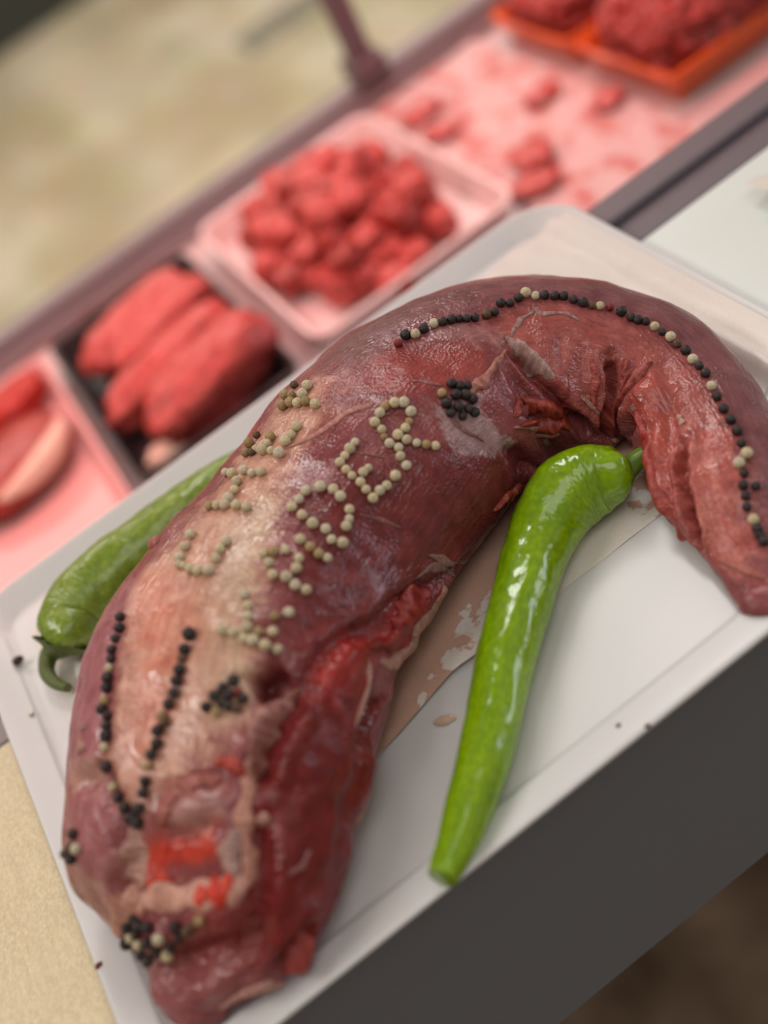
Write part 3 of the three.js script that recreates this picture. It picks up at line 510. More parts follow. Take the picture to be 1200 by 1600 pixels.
function hAt(s, th) { const x = clamp((s - E0) / (E1 - E0)) * (TW - 1), y = ((th + HALF) / (2 * Math.PI)) * TH, i = Math.min(Math.floor(x), TW - 2), j = Math.floor(y), f = x - i, g = y - j, J = ((j % TH) + TH) % TH, J2 = (J + 1) % TH; return lerp(lerp(H[J * TW + i], H[J * TW + i + 1], f), lerp(H[J2 * TW + i], H[J2 * TW + i + 1], f), g); }
const va = V(0, 0, 0), vb = V(0, 0, 0), vc = V(0, 0, 0), vd = V(0, 0, 0);
function baseNormal(s, th, out) {
  const e = 0.004; body(Math.min(s + e, 1), th, va); body(Math.max(s - e, 0), th, vb); body(clamp(s), th + 0.03, vc); body(clamp(s), th - 0.03, vd);
  va.sub(vb); vc.sub(vd); out.crossVectors(vc, va).normalize(); const q = stat(s); body(clamp(s), th, vb); vd.set(vb.x - q[0], vb.y - BASE - q[2] * q[3] * 0.42, vb.z - q[1]); if (out.dot(vd) < 0) out.negate(); return out;
}
const nTmp = V(0, 0, 0);
function meatPoint(s, th, lift = 0, out = V(0, 0, 0)) {
  baseNormal(s, th, nTmp); body(s, th, out);
  const end = smooth(E0, E0 * 0.2, s) * smooth(E1, 1 + (E1 - 1) * 0.2, s), low = smooth(-0.9, -0.25, Math.sin(th));
  out.addScaledVector(nTmp, hAt(s, th) * end * low + lift); const rest = trayTop(out.x, out.z) + BASE - TF; if (out.y < rest) out.y = rest; return out;
}
function meatNormal(s, th) { const a = meatPoint(s + 0.006, th), b = meatPoint(s - 0.006, th), c = meatPoint(s, th + 0.05), d = meatPoint(s, th - 0.05); baseNormal(s, th, nTmp); const n = c.sub(d).cross(a.sub(b)).normalize(); if (n.dot(nTmp) < 0) n.negate(); return n; }
const meat = new THREE.Group();
{
  const pos = new Float32Array((NU + 1) * (NV + 1) * 3), uv = new Float32Array((NU + 1) * (NV + 1) * 2), idx = [], p = V(0, 0, 0);
  for (let i = 0, k = 0; i <= NU; i++) for (let j = 0; j <= NV; j++, k++) { const s = E0 + (E1 - E0) * i / NU, th = -HALF + 2 * Math.PI * j / NV; meatPoint(s, th, 0, p); pos.set([p.x, p.y, p.z], k * 3); uv.set([(i / NU * (TW - 1) + 0.5) / TW, j / NV + 0.5 / TH], k * 2); }
  for (let i = 0; i < NU; i++) for (let j = 0; j < NV; j++) { const a = i * (NV + 1) + j, b = a + 1, c = a + NV + 1, d = c + 1; idx.push(a, b, c, b, d, c); }
  const g = new THREE.BufferGeometry(); g.setAttribute('position', new THREE.BufferAttribute(pos, 3)); g.setAttribute('uv', new THREE.BufferAttribute(uv, 2)); g.setIndex(idx); g.computeVertexNormals();
  part(meat, 'lean_meat', g, meatMat);
}
// strips, flaps and knobs of fat and tissue lying on the meat
const tissueBump = tex(256, 256, (u, v) => { const b = 0.5 + 0.3 * tileN(u, v, 12, 2) + 0.2 * tileN(u, v, 30, 3); return [b, b, b]; }, false);
const tissueMats = new Map();
function tissue(c) { if (!tissueMats.has(c)) { const [r, g, b] = hex(c); const t = tex(128, 128, (u, v) => { const k = 0.12 * tileN(u, v, 5, r * 9) + 0.08 * tileN(u, v, 18, b * 9); return [r + k, g + k * 1.1, b + k * 1.1]; }); tissueMats.set(c, phys(0xffffff, 0.36, { map: t, bumpMap: tissueBump, bumpScale: 0.0004 })); } return tissueMats.get(c); }
FEAT.rib.forEach(([name, col, pts, ws, thick], q) => {
  const c = new THREE.CatmullRomCurve3(pts.map(([s, t]) => V(s, t, 0))), n = Math.max(14, Math.round(pts.length * 12)), m = 14, pos = [], uv = [], idx = [];
  for (let i = 0; i <= n; i++) {
    const f = i / n, P = c.getPoint(f), T = c.getTangent(f), wi = f * (ws.length - 1), a = Math.min(Math.floor(wi), ws.length - 2), end = Math.sqrt(Math.max(0, 1 - (2 * f - 1) ** 8));
    const A = gs(P.x), B = gt(P.x), nx = -T.y * B, ny = T.x * A, nl = Math.hypot(nx, ny) || 1;
    const w = lerp(ws[a], ws[a + 1], wi - a) / 2000 * (1 + 0.35 * n3(f * 0.7 * pts.length, q * 3.1, 1)) * (0.15 + 0.85 * end), wob = 0.3 * w * n3(f * 2, q, 8);
    for (let j = 0; j <= m; j++) {
      const ang = j / m * 2 * Math.PI, o = Math.cos(ang) * w * (1 + 0.35 * n3(f * 0.9 * pts.length, Math.sign(Math.cos(ang)) * 2 + q, 4)) + wob, up = Math.sin(ang);
      const lift = thick / 1000 * (up > 0 ? 0.55 * up * (1 + 0.4 * n3(f * 0.9 * pts.length, o * 200, q)) : 0.25 * up) * (0.2 + 0.8 * end);
      const p = meatPoint(P.x + o * nx / nl / A, P.y + o * ny / nl / B, lift + 0.00005); pos.push(p.x, p.y, p.z); uv.push(f * pts.length, j / m);
    }
  }
  for (let i = 0; i < n; i++) for (let j = 0; j < m; j++) { const a = i * (m + 1) + j, b = a + 1, d = a + m + 1, e = d + 1; idx.push(a, b, d, b, e, d); }
  const g = new THREE.BufferGeometry(); g.setAttribute('position', new THREE.Float32BufferAttribute(pos, 3)); g.setAttribute('uv', new THREE.Float32BufferAttribute(uv, 2)); g.setIndex(idx); g.computeVertexNormals();
  part(meat, name, g, tissue(col));
});
add(meat, 'beef_tenderloin', 'large curved raw tenderloin decorated with peppercorns on the white tray', 'meat');

// ------------------------------------------------------------------ paper under the meat
{
  const nx = 200, nz = 130, pos = [], uv = [], idx = [], x0 = -0.172, x1 = 0.1945;
  const zNear = (x) => 0.080 + 0.26 * Math.max(0, -x - 0.02), zFar = (x) => -0.118 - 0.085 * Math.max(0, x);
  for (let i = 0; i <= nx; i++) for (let j = 0; j <= nz; j++) {
    const x = lerp(x0, x1, i / nx), f = j / nz, z = lerp(zFar(x), Math.min(zNear(x), 0.04 + 0.3 * (0.24 - x)), f);
    const wallX = smooth(0.1795, 0.186, x) * 0.0042 + smooth(0.186, 0.1985, x) * 0.0016, over = x > 0.1985 ? -0.25 * (x - 0.1985) : 0, wallZ = 0;
    let y = TF + 0.0003 + Math.max(wallX, wallZ) + over;
    y += 0.0022 * smooth(0.88, 1, f) * smooth(0.06, -0.03, x) + 0.0012 * smooth(0.1, 0.0, f);
    y += 0.0009 * Math.max(0, n3(x * 45, z * 45, 2)) + 0.011 * Math.exp(-(((x - 0.174) / 0.005) ** 2)) * smooth(-0.02, 0.01, z) + 0.004 * Math.exp(-(((x - 0.165 - (z + 0.1) * 0.3) / 0.012) ** 2)) * smooth(-0.05, -0.09, z);
    y = Math.max(y, trayTop(x, z) + 0.0003);
    pos.push(x, y, z); uv.push(i / nx, f);
  }
  for (let i = 0; i < nx; i++) for (let j = 0; j < nz; j++) { const a = i * (nz + 1) + j, b = a + 1, c = a + nz + 1, d = c + 1; idx.push(a, b, c, b, d, c); }
  const g = new THREE.BufferGeometry(); g.setAttribute('position', new THREE.Float32BufferAttribute(pos, 3)); g.setAttribute('uv', new THREE.Float32BufferAttribute(uv, 2)); g.setIndex(idx); g.computeVertexNormals();
  // blood stain with a ragged outline round the foot of the meat
  const foot = []; for (let i = 0; i <= 60; i++) { const q = station(i / 60); foot.push([q[0], q[1], q[2] / 2]); }
  const map = tex(1024, 640, (u, v) => {
    const x = lerp(x0, x1, u), z = lerp(zFar(x), Math.min(zNear(x), 0.04 + 0.3 * (0.24 - x)), v); let d = 9; for (const [fx, fz, r] of foot) d = Math.min(d, Math.hypot(x - fx, z - fz) - r);
    const n = fbm(x * 60, z * 60, 3, 5), near = smooth(0.0, 0.03, z) * smooth(0.14, 0.1, x), lim = d + 0.012 - 0.017 * near - 0.018 * n, k = smooth(0.003, -0.001, lim), edge = Math.exp(-((lim / 0.0012) ** 2)) * 0.25, c = 0.015 * n3(x * 900, z * 900, 1);
    const cr = Math.exp(-((Math.abs(n3(x * 90, z * 90, 6)) / 0.03) ** 2)) * 0.02;
    return [lerp(0.92, 0.83, k) - 0.12 * edge + c - cr, lerp(0.895, 0.68, k) - 0.2 * edge + c - cr, lerp(0.87, 0.60, k) - 0.2 * edge + c - cr];
  });
  add(new THREE.Mesh(g, std(0xffffff, 0.7, { map, side: THREE.DoubleSide })), 'butcher_paper', 'blood-stained white paper lying in the tray under the meat', 'paper sheet');
}
{ // loose sheet on the glass worktop beside the tray
  const g = new THREE.PlaneGeometry(0.26, 0.15, 60, 40); g.rotateX(-Math.PI / 2); const p = g.attributes.position;
  for (let i = 0; i < p.count; i++) { const x = p.getX(i), z = p.getZ(i); p.setY(i, 0.001 + 0.010 * smooth(-0.10, -0.13, x) + 0.0006 * (1 + n3(x * 25, z * 25, 4))); }
  g.computeVertexNormals();
  const m = new THREE.Mesh(g, std(0xe2ddd2, 0.7, { side: THREE.DoubleSide })); m.position.set(0.40, 0.0092, 0.0); m.rotation.y = 0.12; add(m, 'paper_sheet', 'loose cream paper sheet on the worktop at the right of the tray', 'paper sheet');
}
// ------------------------------------------------------------------ green peppers
const pepperTex = (a, b) => tex(512, 256, (u, v) => { const k = clamp(0.5 + 0.5 * fbm(u * 6, Math.cos(v * 6.283) * 1.2, Math.sin(v * 6.283) * 1.2 + 3, 4)), e = 0.05 * n3(u * 60, Math.cos(v * 6.283) * 4, Math.sin(v * 6.283) * 4); return [lerp(a[0], b[0], k) + e, lerp(a[1], b[1], k) + e, lerp(a[2], b[2], k) + e * 0.4]; });
const pepperBump = tex(512, 256, (u, v) => { const b = 0.5 + 0.4 * fbm(u * 26, Math.cos(v * 6.283) * 3, Math.sin(v * 6.283) * 3 + 9, 3) + 0.1 * n3(u * 120, Math.cos(v * 6.283) * 12, Math.sin(v * 6.283) * 12); return [b, b, b]; }, false);
const pepperMat = (a, b, bump, rough = 0.15, coat = 0.4) => phys(0xffffff, rough, { map: pepperTex(a, b), bumpMap: pepperBump, bumpScale: bump, clearcoat: coat, clearcoatRoughness: 0.08 });
function pepper(name, label, data, mat, stem, stemR, stemMat, calyxR, lobes) {
  const g = new THREE.Group(), pts = data.map(([x, y, z]) => V(x, y, z)), rs = data.map((q) => q[3]);
  const o = pts[4].clone(); o.y = TF; g.position.copy(o);
  const sub = (v) => v.clone().sub(o);
  part(g, 'flesh', sweep(pts.map(sub), rs, 220, 64, (t, a) => 1 + 0.035 * n3(t * 9, Math.cos(a) * 1.1, Math.sin(a) * 1.1 + lobes) + 0.045 * Math.cos(a * 3 + t * 3 + lobes) * smooth(0.75, 0.05, t) + 0.012 * n3(t * 34, Math.cos(a) * 2, Math.sin(a) * 2)), mat);
  // calyx: a small scalloped cap at the stem end
  const T = pts[0].clone().sub(pts[1]).normalize(), cg = new THREE.SphereGeometry(calyxR, 40, 14, 0, Math.PI * 2, 0, Math.PI * 0.42), cp = cg.attributes.position;
  for (let i = 0; i < cp.count; i++) { const a = Math.atan2(cp.getZ(i), cp.getX(i)), r = Math.hypot(cp.getX(i), cp.getZ(i)) / calyxR, k = 1 + 0.14 * Math.cos(a * 6) * r + 0.1 * n3(Math.cos(a) * 2, Math.sin(a) * 2, r * 3 + lobes); cp.setXYZ(i, cp.getX(i) * k, cp.getY(i) * 0.6, cp.getZ(i) * k); }
  cg.computeVertexNormals();
  const cx = part(g, 'calyx', cg, stemMat); cx.quaternion.setFromUnitVectors(V(0, 1, 0), T); cx.position.copy(sub(pts[0])).addScaledVector(T, -calyxR * 0.28);
  const sp = [pts[0], ...stem.map((q) => V(...q))].map(sub); part(g, 'stem', sweep(sp, sp.map((_, i) => lerp(stemR[0], stemR[1], i / (sp.length - 1))), 40, 18, (t, a) => 1 + 0.1 * Math.cos(a * 5)), stemMat);
  add(g, name, label, 'pepper');
}
const stemMat = phys(0x5f7d1c, 0.5, { clearcoat: 0.2 }), dryStem = phys(0x5d6a38, 0.55);
pepper('green_pepper', 'glossy bright green long pepper lying in front of the meat', [[0.0907, 0.034, 0.0641, 0.0062], [0.0876, 0.0352, 0.0634, 0.0111], [0.0833, 0.0348, 0.0592, 0.0145], [0.076, 0.0346, 0.0548, 0.0164], [0.0663, 0.0341, 0.0535, 0.0169], [0.0534, 0.0327, 0.0575, 0.0155], [0.0402, 0.0311, 0.0656, 0.0139], [0.0252, 0.0303, 0.0779, 0.0131], [0.0086, 0.0296, 0.092, 0.0124], [-0.0067, 0.0288, 0.1059, 0.0116], [-0.0206, 0.0282, 0.12, 0.011], [-0.0326, 0.0277, 0.1309, 0.0105], [-0.0448, 0.0272, 0.1408, 0.0094], [-0.0569, 0.0272, 0.1502, 0.0076], [-0.0654, 0.0278, 0.1564, 0.0062], [-0.0699, 0.0284, 0.1599, 0.0054]],
  pepperMat([0.40, 0.55, 0.005], [0.56, 0.70, 0.02], 0.00028), [[0.0952, 0.036, 0.0646], [0.0993, 0.0365, 0.0652], [0.1032, 0.037, 0.0668]], [0.0045, 0.0038], stemMat, 0.0082, 1);
pepper('green_pepper', 'dull green pepper with a hooked stem behind the meat at the left', [[-0.1545, 0.0306, -0.0745, 0.0094], [-0.1507, 0.0336, -0.0763, 0.0144], [-0.146, 0.0336, -0.0825, 0.0164], [-0.1381, 0.0344, -0.0885, 0.0172], [-0.1234, 0.0345, -0.0926, 0.0173], [-0.0948, 0.034, -0.0952, 0.0168], [-0.0549, 0.0319, -0.1009, 0.0147], [-0.0253, 0.0272, -0.1089, 0.01], [-0.0079, 0.0216, -0.1168, 0.0044]],
  pepperMat([0.40, 0.51, 0.13], [0.59, 0.68, 0.28], 0.0006, 0.26, 0.15), [[-0.1651, 0.026, -0.0827], [-0.1693, 0.026, -0.0763], [-0.1696, 0.026, -0.068], [-0.1671, 0.026, -0.0591], [-0.1636, 0.026, -0.0528]], [0.0052, 0.0022], dryStem, 0.0145, 4);

// ------------------------------------------------------------------ peppercorns: [along, round, kind, diameter mm, x and y order keys]
const CORNS = {
  topletter: [[0.4894,1.935,"b",3.64,460,602],[0.4894,1.759,"w",4.68,481,603],[0.4816,1.747,"w",4.67,473,616],[0.4794,1.948,"o",4.75,446,616],[0.4794,1.86,"o",3.88,455,617],[0.4694,1.872,"o",4.7,442,634],[0.4727,1.81,"o",4.68,454,628],[0.4727,1.722,"w",4.64,466,629],[0.475,1.659,"o",4.62,479,629],[0.475,1.583,"w",4.58,494,632]],
  forkletter: [[0.4538,1.608,"w",4.56,463,665],[0.4461,1.608,"w",4.28,454,679],[0.4394,1.608,"w",5.07,445,691],[0.4416,1.772,"o",4.61,421,682],[0.4349,1.747,"w",4.05,417,694],[0.4283,1.734,"w",5.11,410,705],[0.4294,1.822,"w",3.79,400,702],[0.4294,1.659,"w",3.74,424,706],[0.4283,1.583,"w",5.04,436,710],[0.4427,1.96,"b",3.31,400,679],[0.4349,1.973,"o",4.68,389,692],[0.4249,1.898,"o",4.09,385,708],[0.426,1.835,"b",3.52,394,707]],
  barletter: [[0.4071,1.973,"w",3.81,353,737],[0.4049,1.847,"w",4.57,364,741],[0.4082,1.747,"w",4.53,382,737],[0.4071,1.659,"w",3.96,395,740],[0.4093,1.596,"w",4.47,409,740],[0.3982,1.722,"w",4.5,373,754],[0.3915,1.684,"w",3.94,367,766],[0.3838,1.671,"w",4.44,358,779],[0.3749,1.759,"o",3.92,329,792],[0.376,1.696,"w",3.9,341,791],[0.3771,1.634,"w",4.66,354,792],[0.3793,1.571,"w",4.38,371,791],[0.3804,1.508,"w",4.35,385,793]],
  cupletter: [[0.3515,1.709,"w",4.36,299,834],[0.3426,1.696,"w",4.33,288,851],[0.3337,1.684,"w",4.3,279,867],[0.327,1.646,"w",3.51,279,881],[0.3259,1.608,"w",3.25,286,884],[0.3226,1.558,"w",4.22,297,888],[0.3215,1.508,"w",4.19,310,893],[0.3226,1.445,"w",4.67,326,891],[0.3348,1.445,"w",4.2,337,874],[0.3437,1.458,"w",4.23,344,857],[0.3515,1.458,"w",4.25,354,846]],
  K: [[0.3059,1.181,"w",4.08,379,924],[0.2937,1.131,"w",4.05,386,943],[0.2825,1.106,"w",4.02,388,961],[0.2725,1.093,"w",4.47,385,978],[0.267,1.232,"w",4.24,347,983],[0.2659,1.169,"w",3.99,364,987],[0.2625,1.093,"w",3.98,379,994],[0.2614,1.03,"w",4.67,396,1001],[0.2703,1.018,"o",3.52,403,984],[0.2592,0.955,"w",4.43,415,1010],[0.2603,0.88,"w",3.96,432,1011],[0.2725,0.93,"w",3.99,427,986],[0.287,0.942,"o",4.02,431,962],[0.2948,0.867,"w",4.27,452,957]],
  A: [[0.3515,1.194,"w",3.93,411,865],[0.356,1.144,"o",4.67,428,861],[0.3615,1.081,"w",3.94,446,859],[0.3448,1.118,"w",4.15,422,880],[0.3359,1.056,"w",4.12,427,898],[0.3382,0.968,"w",4.6,447,902],[0.3493,0.942,"w",4.38,463,890],[0.3593,0.968,"w",3.92,469,874],[0.3337,0.892,"w",4.34,462,915],[0.3337,0.817,"w",4.1,479,922],[0.3737,1.043,"w",4.46,470,844],[0.3715,0.955,"o",4.19,484,856],[0.3704,0.88,"o",4.18,497,866],[0.3715,0.817,"w",3.69,512,871]],
  D: [[0.3927,1.244,"w",4.56,457,793],[0.3993,1.232,"w",4.07,468,781],[0.4071,1.232,"w",4.6,478,767],[0.4138,1.156,"w",4.85,502,762],[0.416,1.068,"w",4.33,521,766],[0.4138,0.993,"w",4.57,532,779],[0.4093,0.892,"w",4.04,545,796],[0.4038,0.855,"w",3.52,545,810],[0.3982,0.842,"w",4.26,540,824],[0.3871,0.792,"w",4.72,536,848],[0.3849,0.867,"w",3.98,519,842],[0.3893,0.942,"w",4.24,511,827],[0.3882,1.043,"w",4.75,489,816],[0.3904,1.144,"w",4.28,473,803]],
  E: [[0.4583,1.156,"w",3.64,554,689],[0.4516,1.156,"w",4.67,547,700],[0.4449,1.156,"w",3.88,539,711],[0.4383,1.156,"w",4.13,530,722],[0.4349,1.081,"w",3.86,541,736],[0.4327,1.018,"w",3.59,551,744],[0.4316,0.942,"w",4.09,563,753],[0.4294,0.88,"w",3.83,571,766],[0.4271,0.804,"w",4.33,582,776],[0.4349,0.792,"w",4.34,593,767],[0.4416,0.767,"w",4.1,605,756],[0.4516,0.754,"w",4.62,619,743],[0.4394,0.968,"w",4.11,567,739],[0.4449,0.955,"w",3.6,576,730]],
  R: [[0.4805,1.118,"w",4.44,585,658],[0.4905,1.131,"w",4.46,593,643],[0.4983,1.131,"o",4.2,602,633],[0.5061,1.093,"w",4.73,617,628],[0.5117,1.043,"w",4.73,633,628],[0.5083,0.955,"w",4.71,643,642],[0.4994,0.917,"o",3.39,640,657],[0.4917,0.905,"w",4.16,634,667],[0.4816,0.917,"w",4.67,622,679],[0.4716,0.93,"w",4.14,610,691],[0.4739,0.993,"o",3.37,601,682],[0.4783,1.043,"w",3.9,596,668],[0.4727,0.855,"w",3.88,623,698],[0.4672,0.804,"w",4.13,627,713],[0.4638,0.729,"w",4.12,635,728],[0.4828,0.842,"w",4.15,637,687],[0.4861,0.767,"w",3.63,652,691],[0.4905,0.704,"o",3.89,666,693],[0.4961,0.641,"w",3.9,681,695]],
  Vleft: [[0.2848,1.91,"k",3.99,189,964],[0.2747,1.885,"k",4.21,186,981],[0.2659,1.898,"k",3.7,179,997],[0.257,1.923,"k",3.69,172,1013],[0.2481,1.91,"k",3.67,170,1027],[0.2403,1.91,"w",3.66,167,1042],[0.2325,1.91,"k",4.37,164,1058],[0.2247,1.91,"k",4.11,162,1074],[0.2147,1.91,"o",3.86,159,1094],[0.208,1.923,"k",4.09,157,1109],[0.2024,1.872,"k",3.59,164,1118],[0.1947,1.872,"k",3.82,165,1134],[0.1869,1.86,"k",4.75,167,1149],[0.178,1.872,"w",3.79,165,1168],[0.1657,1.847,"k",4.48,169,1195],[0.1513,1.86,"w",3.75,168,1228],[0.1424,1.822,"k",3.96,174,1246],[0.1346,1.772,"k",4.4,185,1262],[0.1268,1.734,"k",4.84,194,1277]],
  Vright: [[0.2625,1.42,"k",5.22,294,988],[0.2503,1.433,"k",4.24,285,1012],[0.2425,1.433,"b",3.52,283,1028],[0.2336,1.433,"k",4.45,278,1044],[0.2247,1.445,"k",4.44,273,1062],[0.2147,1.458,"k",4.19,267,1082],[0.2058,1.483,"k",4.19,260,1100],[0.198,1.521,"o",3.49,250,1115],[0.1924,1.495,"b",3.94,257,1128],[0.1858,1.533,"k",4.41,246,1142],[0.1758,1.533,"k",4.4,245,1162],[0.168,1.558,"k",4.16,236,1181],[0.1602,1.571,"o",3.7,231,1196],[0.1491,1.583,"k",4.15,228,1221],[0.1413,1.596,"k",4.14,224,1239],[0.1313,1.621,"k",4.36,219,1262],[0.1224,1.659,"k",4.59,213,1283]],
  eye: [[0.228,1.106,"k",4.38,363,1063],[0.218,1.068,"r",3.67,371,1082],[0.2202,1.156,"k",3.91,348,1074],[0.2125,1.194,"k",4.37,337,1089],[0.2147,1.118,"k",4.13,355,1087],[0.2036,1.232,"k",4.13,326,1106],[0.2002,1.169,"o",3.66,340,1112],[0.2058,1.106,"k",4.12,358,1104],[0.2047,1.056,"b",3.89,370,1107],[0.2136,1.03,"k",3.9,379,1092],[0.208,1.144,"k",3.9,347,1098]],
  side: [[0.1257,2.187,"k",4.03,125,1303],[0.1146,2.149,"w",4.24,132,1324],[0.1179,2.224,"k",3.55,122,1320],[0.1168,2.362,"b",3.82,110,1332],[0.1101,2.262,"k",4.03,121,1338]],
  mouth: [[0.0523,1.998,"k",4.2,206,1441],[0.0478,2.187,"k",4.23,196,1452],[0.0489,1.91,"k",4.41,219,1449],[0.0512,1.722,"k",4.37,238,1446],[0.0467,1.608,"w",4.58,258,1457],[0.0534,1.47,"k",4.31,277,1446],[0.0523,1.345,"b",3.61,297,1452],[0.0567,1.282,"b",3.38,307,1442],[0.0612,1.206,"o",3.81,320,1434],[0.0412,2.199,"w",4.47,206,1466],[0.04,1.923,"w",3.72,227,1470],[0.0389,2.639,"k",4.55,194,1476],[0.0334,2.337,"k",4.49,210,1484],[0.0311,2.111,"k",4.22,225,1488],[0.0311,1.885,"k",4.42,241,1489],[0.0378,1.709,"k",3.92,251,1477],[0.0345,1.634,"w",4.83,263,1485],[0.0412,1.546,"k",3.66,272,1474],[0.0434,1.759,"k",4.16,240,1463],[0.0445,1.96,"k",3.73,220,1460],[0.0478,1.445,"k",3.41,284,1460]],
  dark: [[0.5462,0.88,"o",3.97,691,617],[0.564,0.892,"k",4.25,703,605],[0.5706,0.842,"k",4.26,715,607],[0.5829,0.817,"k",4.0,728,606],[0.5562,0.804,"k",4.5,709,621],[0.5662,0.767,"k",4.51,723,622],[0.5729,0.704,"k",4.25,735,626],[0.5406,0.804,"k",4.48,698,632],[0.5484,0.729,"k",4.23,714,636],[0.535,0.729,"k",3.95,705,646],[0.5439,0.653,"k",3.69,722,649],[0.5617,0.616,"k",4.24,739,644],[0.5573,0.666,"k",3.97,730,640]],
  arc: [[0.5706,1.508,"r",3.86,622,533],[0.5829,1.533,"k",4.71,634,522],[0.5907,1.495,"w",4.43,649,521],[0.6007,1.495,"k",4.44,663,513],[0.6118,1.483,"w",4.44,679,507],[0.6196,1.458,"k",4.16,693,505],[0.6285,1.445,"k",4.17,705,502],[0.6363,1.433,"k",3.61,716,499],[0.644,1.42,"k",3.89,728,497],[0.6541,1.42,"k",3.9,741,495],[0.6685,1.445,"b",4.19,760,488],[0.6774,1.47,"k",3.92,772,485],[0.6841,1.558,"k",4.23,782,471],[0.6919,1.558,"k",3.66,796,472],[0.6986,1.608,"k",3.96,810,465],[0.7041,1.659,"w",4.82,821,459],[0.7119,1.634,"w",3.96,837,462],[0.7186,1.646,"k",4.24,851,462],[0.7264,1.646,"k",4.23,866,464],[0.733,1.659,"k",4.23,881,464],[0.7408,1.646,"k",3.94,895,468],[0.7486,1.646,"k",4.5,911,473],[0.7564,1.659,"b",3.37,925,476],[0.7631,1.696,"w",3.93,939,476],[0.7709,1.734,"r",3.65,954,478],[0.7809,1.734,"k",4.77,972,486],[0.7898,1.722,"k",3.92,987,495],[0.7953,1.734,"k",4.19,997,498],[0.8009,1.772,"k",3.63,1009,501],[0.8087,1.772,"w",4.17,1023,510],[0.8154,1.784,"k",3.33,1034,517],[0.822,1.81,"w",4.7,1047,524],[0.8287,1.81,"b",3.85,1057,533],[0.8365,1.835,"k",4.38,1071,545],[0.8454,1.822,"w",4.61,1082,558],[0.8521,1.835,"k",3.77,1092,569],[0.8598,1.835,"k",4.28,1103,585],[0.8687,1.822,"w",4.23,1112,603],[0.8765,1.81,"k",4.19,1120,618],[0.8854,1.81,"k",4.15,1131,640],[0.8932,1.835,"k",4.11,1142,654],[0.901,1.847,"k",4.33,1152,674],[0.9088,1.835,"k",3.54,1158,692],[0.9166,1.847,"w",4.77,1166,708],[0.921,1.709,"w",4.76,1156,725],[0.9277,1.722,"k",3.49,1163,740],[0.9344,1.659,"k",3.97,1161,759],[0.941,1.646,"k",3.71,1165,775],[0.9477,1.621,"k",3.7,1166,790],[0.9366,1.822,"k",3.47,1181,759],[0.9566,1.659,"w",4.41,1178,812],[0.9633,1.684,"k",4.15,1184,826],[0.9677,1.696,"k",3.65,1188,836],[0.9722,1.734,"k",4.13,1194,847]],
};
const WHERE = {
  topletter: ['in the uppermost pale letter by the tray wall', 'left'], forkletter: ['in the branched pale letter below the uppermost one', 'left'], barletter: ['in the I-shaped letter over the green pepper', 'left'], cupletter: ['in the cup-shaped letter at the meat edge', 'left'],
  K: ['in the letter K', 'left'], A: ['in the letter A', 'left'], D: ['in the letter D', 'left'], E: ['in the letter E', 'left'], R: ['in the letter R', 'left'],
  Vleft: ['down the left row of the V', 'top'], Vright: ['down the right row of the V', 'top'], eye: ['in the round cluster right of the V', 'left'], side: ['in the tiny cluster at the left meat edge', 'left'], mouth: ['in the patch on the blunt meat end', 'left'], dark: ['in the dark cluster beside the letter R', 'left'], arc: ['along the curved row to the tail', 'left'],
};
const KIND = { w: ['white_peppercorn', 'cream white peppercorn'], o: ['tan_peppercorn', 'olive tan peppercorn'], k: ['black_peppercorn', 'wrinkled black peppercorn'], b: ['brown_peppercorn', 'brown peppercorn'], r: ['red_peppercorn', 'dark red peppercorn'] };
function cornGeometry(seed, wrinkled) {
  let g = new THREE.IcosahedronGeometry(1, 11); g.deleteAttribute('uv'); g.deleteAttribute('normal'); g = mergeVertices(g, 1e-5);
  const p = g.attributes.position, v = V(0, 0, 0), col = [];
  for (let i = 0; i < p.count; i++) {
    v.fromBufferAttribute(p, i).normalize(); const f = wrinkled ? 2.4 : 2, r1 = 1 - Math.abs(n3(v.x * f + seed, v.y * f, v.z * f)), r2 = 1 - Math.abs(m3(v.x * 4 + seed, v.y * 4, v.z * 4));
    const ridge = Math.pow(r1, 3), polar = smooth(0.97, 1, v.y);
    const s = wrinkled ? 0.9 + 0.13 * ridge + 0.05 * r2 : 0.975 + 0.02 * ridge - 0.05 * polar + 0.02 * n3(v.x * 1.5, v.y * 1.5, v.z * 1.5 + seed);
    const t = wrinkled ? clamp(0.55 + 0.5 * n3(v.x * 3, v.y * 3 + seed, v.z * 3)) : clamp(0.75 + 0.3 * n3(v.x * 2.2, v.y * 2.2 + seed, v.z * 2.2) - 0.5 * polar - 0.25 * smooth(0.75, 0.98, 1 - Math.abs(m3(v.x * 1.6 + seed, v.y * 1.6, v.z * 1.6))));
    p.setXYZ(i, v.x * s, v.y * s, v.z * s); const q = 0.45 + 0.55 * t; col.push(q, q, q * 0.98);
  }
  g.setAttribute('color', new THREE.Float32BufferAttribute(col, 3)); g.computeVertexNormals(); return g;
}
const smoothCorns = [1, 5, 9, 14].map((s) => cornGeometry(s * 2.7, false)), wrinkledCorns = [2, 6, 11, 17].map((s) => cornGeometry(s * 3.1, true));
const cornMats = { w: [0xd9caa4, 0xcfc0a0, 0xd8cbb0].map((c) => std(c, 0.6, { vertexColors: true })), o: [0xb59a6c, 0xa2875a].map((c) => std(c, 0.6, { vertexColors: true })), k: [0x35292a, 0x3a2f2c, 0x2c2324].map((c) => std(c, 0.48, { vertexColors: true })), b: [0x6e523c, 0x60503a].map((c) => std(c, 0.55, { vertexColors: true })), r: [0x8e2a2c].map((c) => std(c, 0.45, { vertexColors: true })) };
const cr = mulberry(99);
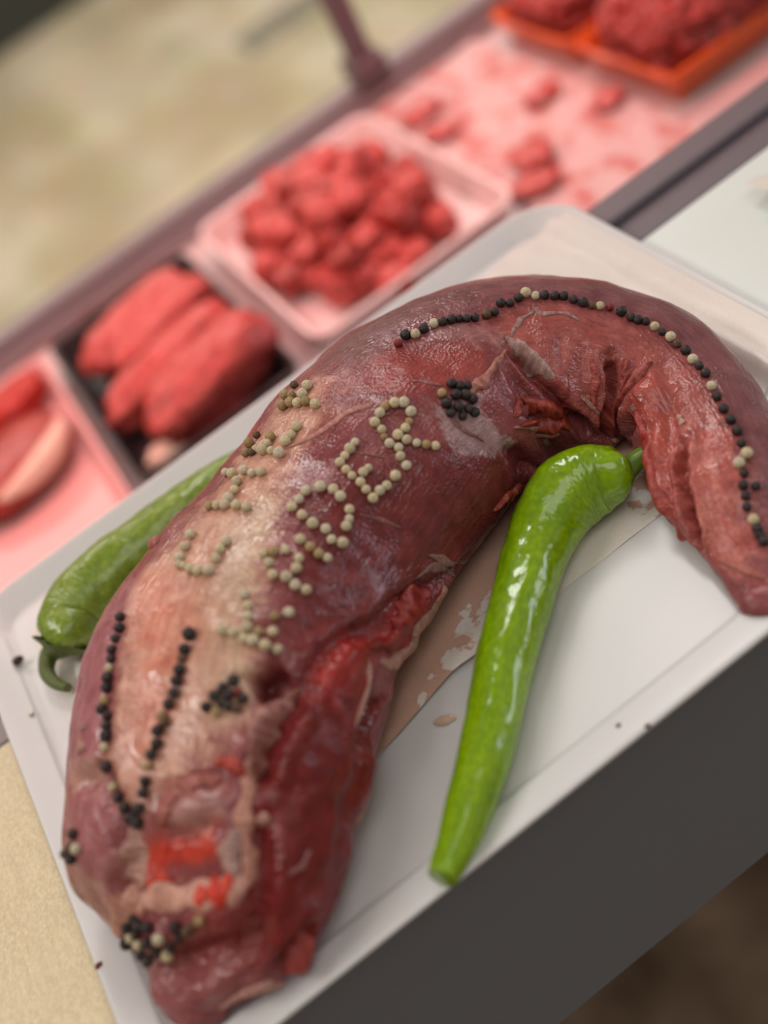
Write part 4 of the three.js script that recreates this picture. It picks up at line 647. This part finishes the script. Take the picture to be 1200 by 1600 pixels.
for (const key in CORNS) {
  const list = CORNS[key], [where, dir] = WHERE[key], axis = dir === 'top' ? 5 : 4;
  const order = list.map((_, i) => i).sort((a, b) => list[a][axis] - list[b][axis] || list[a][9 - axis] - list[b][9 - axis]);
  order.forEach((i, rank) => {
    const [s, th, kind, dia] = list[i], r = dia / 2000, dark = kind === 'k' || kind === 'b' || kind === 'r', set = dark ? wrinkledCorns : smoothCorns, mats = cornMats[kind];
    const m = new THREE.Mesh(set[i % set.length], mats[(i * 7 + rank) % mats.length]); const P = meatPoint(s, th), N = meatNormal(s, th);
    m.position.copy(P).addScaledVector(N, r * 0.72); m.scale.set(r, r * (0.95 + 0.06 * cr()), r);
    m.rotation.set(cr() * 6.28, cr() * 6.28, cr() * 6.28);
    if (!dark) { m.quaternion.setFromUnitVectors(V(0, 1, 0), N.clone().add(V(cr() - 0.5, cr() * 0.4, cr() - 0.2).multiplyScalar(1.3)).normalize()); }
    add(m, KIND[kind][0], `${KIND[kind][1]}, ${ordinal(rank + 1)} from the ${dir} ${where}`, 'peppercorn', 'peppercorns ' + where);
  });
}
// ------------------------------------------------------------------ crumbs
const crumbMat = std(0x3a241c, 0.7), redCrumb = phys(0x6e1f1c, 0.4), wetMat = phys(0xd9bda6, 0.15, { clearcoat: 0.6 });
[[-0.1825, TF + 0.0025, -0.0995, 0.0028, crumbMat, 'pepper_crumb', 'blurred brown crumb by the left wall of the tray'], [-0.1978, 0.0212, 0.0905, 0.0016, redCrumb, 'meat_crumb', 'small dark red crumb on the left rim of the tray'], [0.0148, 0.0206, 0.151, 0.0009, crumbMat, 'pepper_crumb', 'tiny dark speck on the near wall of the tray'], [0.0223, 0.0208, 0.1592, 0.0011, crumbMat, 'pepper_crumb', 'tiny dark speck on the near rim of the tray'], [0.0934, TF, 0.0763, 0.0007, crumbMat, 'pepper_crumb', 'tiny black speck on the tray floor beside the tail'], [-0.1863, 0.0203, -0.0593, 0.0014, wetMat, 'meat_crumb', 'faint pale crumb on the left tray wall']].forEach(([x, y, z, r, mat, n, l], i) => { const m = new THREE.Mesh(lump(r, r * 0.7, r * 0.8, i * 6, 2.2, 0.3, 1.6, 4), mat); m.position.set(x, y, z); add(m, n, l, 'crumb'); });
{ const m = new THREE.Mesh(lump(0.0045, 0.0007, 0.0022, 3, 2, 0.25, 1.4, 8), wetMat); m.position.set(-0.0335, TF, 0.0958); m.rotation.y = -0.5; add(m, 'juice_drop', 'thin tan juice drop on the tray floor left of the bright pepper', 'drop'); }

scene.traverse((o) => { if (o.isMesh) { o.castShadow = true; o.receiveShadow = true; } });
renderer.render(scene, camera);
